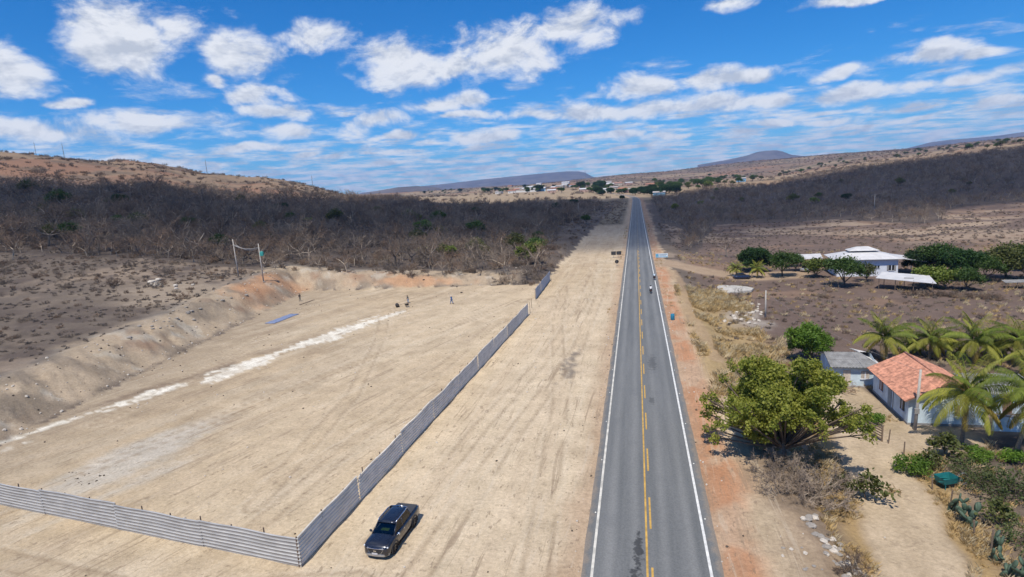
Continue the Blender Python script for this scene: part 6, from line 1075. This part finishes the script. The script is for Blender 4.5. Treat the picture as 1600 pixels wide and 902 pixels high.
hs_ = (np.hypot((x - 50) / 15, (y - 143) / 21) > 1) & (np.hypot((x - 30) / 8, (y - 64) / 9) > 1); dens_ = sstep(0.46, 0.60, fbm(x, y * 2.2, 30, 3, 3)); scrub('dry_scrub', 'low brown dry scrub over the field at the right', x, y, (cr_ > 2) & (td > 4) & (sd2 > 6) & hs_ & ~inpoly(px, py, RIGHT_FOREST) & (px < 1750) & (rng.random(len(x)) < .16 + .75 * dens_), .4, 1.15)
x, y = jitter_points(-330, 20, 100, 760, 4.6, 33); z, px, py = ground_px(x, y); scrub('undergrowth', 'tangled undergrowth of the left forest', x, y, inpoly(px, py, LEFT_FOREST) & (px > -100) & (x < verge_left(y) - 1) & (rng.random(len(x)) < .7), 1.4, 3.4)
x, y = jitter_points(-60, 10, 140, 620, 3.6, 34); z, px, py = ground_px(x, y); scrub('undergrowth', 'brush between the forest and the sandy verge', x, y, (px > 850) & ((x < verge_left(y) - 2) | ((y > 318) & (x < road_x(y) - 9))) & ~inpoly(px, py, LEFT_FOREST) & (rng.random(len(x)) < .5), .5, 1.8)
x, y = jitter_points(-800, -60, 280, 1000, 9, 35); z, px, py = ground_px(x, y); scrub('hill_scrub', 'sparse leafless bushes on the left hill', x, y, (px > -60) & (px < 620) & ~inpoly(px, py, LEFT_FOREST) & (np.hypot(x, y) > 400) & (rng.random(len(x)) < .25 + .6 * sstep(.45, .6, fbm(x, y, 60, 3, 2))), 1.8, 4.6)
x, y = jitter_points(-700, 1500, 640, 3000, 19, 36); z, px, py = ground_px(x, y); scrub('far_scrub', 'sparse bushes over the far dry slopes', x, y, (px > 560) & (px < 1650) & ~inpoly(px, py, RIGHT_FOREST) & ~inpoly(px, py, LEFT_FOREST) & (np.abs(x - road_x(y)) > 14) & (np.hypot(x, y) > 680) & (rng.random(len(x)) < .06 + .6 * sstep(.46, .62, fbm(x, y, 120, 4, 5)) + .25 * sstep(1500, 2500, y)), 2.5, 6.0)
x, y = jitter_points(-330, -60, 60, 300, 7.5, 37); z, px, py = ground_px(x, y); lot_, cl_, cr_ = zones(x, y); zup = inpoly(px, py - 60, LEFT_FOREST) | inpoly(px, py - 30, LEFT_FOREST); scrub('dry_scrub', 'taller dry bushes spilling from the forest onto the scrub', x, y, (np.minimum(lot_, cl_) > 14) & ~inpoly(px, py, LEFT_FOREST) & (px > -100) & (rng.random(len(x)) < .10 + .55 * zup), 1.2, 2.8)
# dry grass
def grass_mesh(seed, mtl, nb=26):
    rng_ = np.random.default_rng(seed); mb = MB()
    for _ in range(nb):
        a = rng_.uniform(0, 6.28); b = np.array([rng_.normal(0, .16), rng_.normal(0, .16), -.02]); d = np.array([math.cos(a) * .5, math.sin(a) * .5, 1]) * rng_.uniform(.25, .6); w = np.array([-math.sin(a), math.cos(a), 0]) * .02; mb.add([b - w, b + w, b + d * .6 + w * .6, b + d + np.array([math.cos(a), math.sin(a), 0]) * .12], [(0, 1, 2), (0, 2, 3)])
    return mb.mesh('blades', mtl)
GRM = [mat('straw_grass', (0.46, 0.33, 0.15), .9, .25, 2.0, objrand=.25), mat('pale_straw', (0.50, 0.41, 0.25), .9, .2, 2.0, objrand=.25)]; GO = []
for i, pt in enumerate(((1122, 520), (1172, 532), (1395, 770))):
    o = link('grass_tuft', grass_mesh(50 + i, GRM[i % 2]), None, hit(*pt), (0, 0, i), (1.3,) * 3); tag(o, ('tall straw tuft in the yellow grass by the road', 'straw tuft at the right border of the yellow grass', 'straw tuft on the right verge of the dirt track')[i], 'grass tuft'); GO.append(o)
def grass(name, label, x, y, keep, s0, s1):
    x, y = x[keep], y[keep]; n = len(x); scatter_stuff(name, label, np.stack([x, y, gz(x, y)], -1), rng.uniform(0, 6.28, n), rng.uniform(s0, s1, n), rng.integers(0, 3, n), [GO]); print(name, n)
x, y = jitter_points(7, 26, 62, 128, .42, 41); m_ = sstep(6.8, 8.6, x) * sstep(22, 14, x + (fbm(x, y, 40, 4, 2) - .5) * 12) * sstep(.38, .55, fbm(x, y, 5, 3, 1)); td, _ = polydist(x, y, TRACK); sd3, _ = polydist(x, y, [(9.5, 75), (8.2, 100), (9, 130), (8, 150)])
grass('dry_grass', 'yellow dry grass on the right roadside', x, y, (rng.random(len(x)) < m_ * .8) & (td > 3.2) & (sd3 > 1.0), .8, 1.7)
x, y = jitter_points(8, 30, 30, 70, .33, 42); td, _ = polydist(x, y, TRACK); m_ = np.exp(-((td - 3.9) / 1.0) ** 2) * sstep(.36, .55, fbm(x, y, 3, 3, 4)) + .10 * (x > 19) * (td > 3.4) + .16 * (x < 14) * (x > 9.4) * sstep(.45, .6, fbm(x, y, 4, 3, 2)); grass('dry_grass', 'straw-coloured grass along the dirt track', x, y, (rng.random(len(x)) < m_) & (td > 2.6) & (np.hypot((x - 24.5) / 5.5, (y - 56.5) / 3.6) > 1) & (np.hypot((x - 28) / 4.5, (y - 64) / 6) > 1), .4, 1.0)
x, y = jitter_points(12, 150, 60, 190, 1.5, 43); td, _ = polydist(x, y, TRACK); sd2, _ = polydist(x, y, SIDE); m_ = .25 + .5 * sstep(.5, .65, fbm(x, y, 12, 3, 0)); grass('dry_grass', 'dry grass clumps over the right field', x, y, (rng.random(len(x)) < m_ * .95) & (td > 4) & (sd2 > 5) & (np.hypot((x - 28) / 6, (y - 66) / 9) > 1) & (np.hypot((x - 51) / 9, (y - 147) / 8) > 1), .6, 1.3)
x, y = jitter_points(-21, 9, 100, 330, 1.0, 44); r_ = np.abs(x); grass('dry_grass', 'grass strip beside the asphalt edge', x, y, (rng.random(len(x)) < .5 * np.exp(-((r_ - 5.3) / .7) ** 2) * sstep(.42, .6, fbm(x, y, 16, 2, 3))) & (r_ > 4.4), .4, .8)
# gravel
RO = [o for o in COL.objects if o.name.startswith('rock')][:4] + [o for o in COL.objects if o.name.startswith('rock') and 'clod' in o['label']][:2]
x, y = jitter_points(-75, 24, 20, 130, .75, 51); lot_, cl_, cr_ = zones(x, y); keep = (rng.random(len(x)) < .03 + .20 * sstep(.58, .72, fbm(x, y, 7, 4, 2)) + .25 * (np.abs(x) < 5.2) * (np.abs(x) > 4.2) + .5 * np.exp(-((lot_ - 1.5) / 2.0) ** 2) * (x < -40)) & (np.abs(x) > 4.15) & (~((x > 9.5) & (y > 66))); x, y = x[keep], y[keep]
scatter_stuff('gravel', 'scattered pebbles and clods on the bare ground', np.stack([x, y, gz(x, y)], -1), rng.uniform(0, 6.28, len(x)), .03 + .10 * rng.random(len(x)) ** 3, rng.integers(0, 6, len(x)), [RO]); print('gravel', len(x))
x, y = jitter_points(-115, -28, 15, 160, .8, 52); lot_, cl_, cr_ = zones(x, y); dl_ = np.minimum(lot_, cl_); keep = (rng.random(len(x)) < .5 * np.exp(-((dl_ - 9.5) / 2.0) ** 2) * sstep(.4, .6, fbm(x, y, 6, 3, 1)) + .10 * (dl_ > 0) * (dl_ < 9) + .3 * np.exp(-((dl_ - .8) / .6) ** 2)) & (dl_ > 0) & (dl_ < 15); x, y = x[keep], y[keep]
scatter_stuff('loose_spoil', 'loose stones and clods strewn over the cut bank', np.stack([x, y, gz(x, y)], -1), rng.uniform(0, 6.28, len(x)), .05 + .17 * rng.random(len(x)) ** 2.5, rng.integers(0, 6, len(x)), [RO]); print('spoil', len(x))
# ------------------------------------------------------------------ cloud overhead whose shadow lies over both forests
SHADOW = [(-520, 200), (-330, 165), (-190, 150), (-100, 172), (-30, 190), (20, 205), (60, 240), (90, 285), (190, 322), (350, 400), (600, 400), (900, 450), (900, 820), (436, 800), (350, 835), (247, 770), (166, 800), (45, 670), (0, 720), (-134, 640), (-215, 470), (-250, 365), (-370, 270), (-520, 240)]
def poly_sdf(x, y, poly):
    d, _ = polydist(x, y, [*poly, poly[0]]); return np.where(inpoly(x, y, poly), -d, d)
CZ = 900.0; off = np.array(sun_vec) / sun_vec.z * CZ
gx, gy = np.meshgrid(np.linspace(-600, 980, 150), np.linspace(90, 900, 80)); fx, fy = gx.ravel(), gy.ravel(); sdv = poly_sdf(fx, fy, SHADOW) + (fbm(fx, fy, 70, 4, 1) - .5) * 50; den = sstep(14, -34, sdv) * (.82 + .3 * (fbm(fx, fy, 140, 3, 4) - .3)); den = np.clip(den, 0, 1)
top = CZ + 8 + 110 * den * (.5 + fbm(fx, fy, 90, 4, 2)); bot = CZ - 18 * den; nx_, ny_ = 150, 80
V = np.concatenate([np.stack([fx + off[0], fy + off[1], bot], -1), np.stack([fx + off[0], fy + off[1], top], -1)]); base_q = np.array([(j * nx_ + i, j * nx_ + i + 1, (j + 1) * nx_ + i + 1, (j + 1) * nx_ + i) for j in range(ny_ - 1) for i in range(nx_ - 1) if den[[j * nx_ + i, j * nx_ + i + 1, (j + 1) * nx_ + i + 1, (j + 1) * nx_ + i]].max() > .01])
cm = bpy.data.materials.new('cloud_vapour'); cm.use_nodes = True; q = NT(cm.node_tree); out = q.n('ShaderNodeOutputMaterial'); dn = q.n('ShaderNodeAttribute', attribute_name='vapour').outputs['Fac']; df = q.n('ShaderNodeBsdfDiffuse'); df.inputs[0].default_value = (.9, .9, .92, 1); tl_ = q.n('ShaderNodeBsdfTranslucent'); tl_.inputs[0].default_value = (.9, .9, .92, 1); m1 = q.n('ShaderNodeMixShader'); m1.inputs[0].default_value = .5; q.put(m1.inputs[1], df.outputs[0]); q.put(m1.inputs[2], tl_.outputs[0]); tp_ = q.n('ShaderNodeBsdfTransparent'); m2 = q.n('ShaderNodeMixShader'); q.put(m2.inputs[0], q.math('MULTIPLY', dn, .55)); q.put(m2.inputs[1], tp_.outputs[0]); q.put(m2.inputs[2], m1.outputs[0]); q.put(out.inputs[0], m2.outputs[0])
cme = vert_np('cloud', V, np.concatenate([base_q[:, ::-1], base_q + len(fx)]), [cm]); av = cme.attributes.new('vapour', 'FLOAT', 'POINT'); av.data.foreach_set('value', np.concatenate([den, den]).astype(np.float32)); tag(link('cloud', cme), 'broad white cloud drifting overhead', kind='stuff')
# ------------------------------------------------------------------ air
hm = bpy.data.materials.new('haze'); hm.use_nodes = True; q = NT(hm.node_tree); out = q.n('ShaderNodeOutputMaterial'); pv = q.n('ShaderNodeVolumePrincipled'); pv.inputs['Color'].default_value = (.36, .58, 1.0, 1); pv.inputs['Density'].default_value = 7.5e-5; pv.inputs['Anisotropy'].default_value = -0.05; q.put(out.inputs['Volume'], pv.outputs[0])
mb = MB(); mb.box(-11800, 11800, -11800, 11800, float(GZ.min()) - 2, 520); hz_ = mb.build('haze', hm); tag(hz_, 'thin blue haze in the air', kind='stuff')
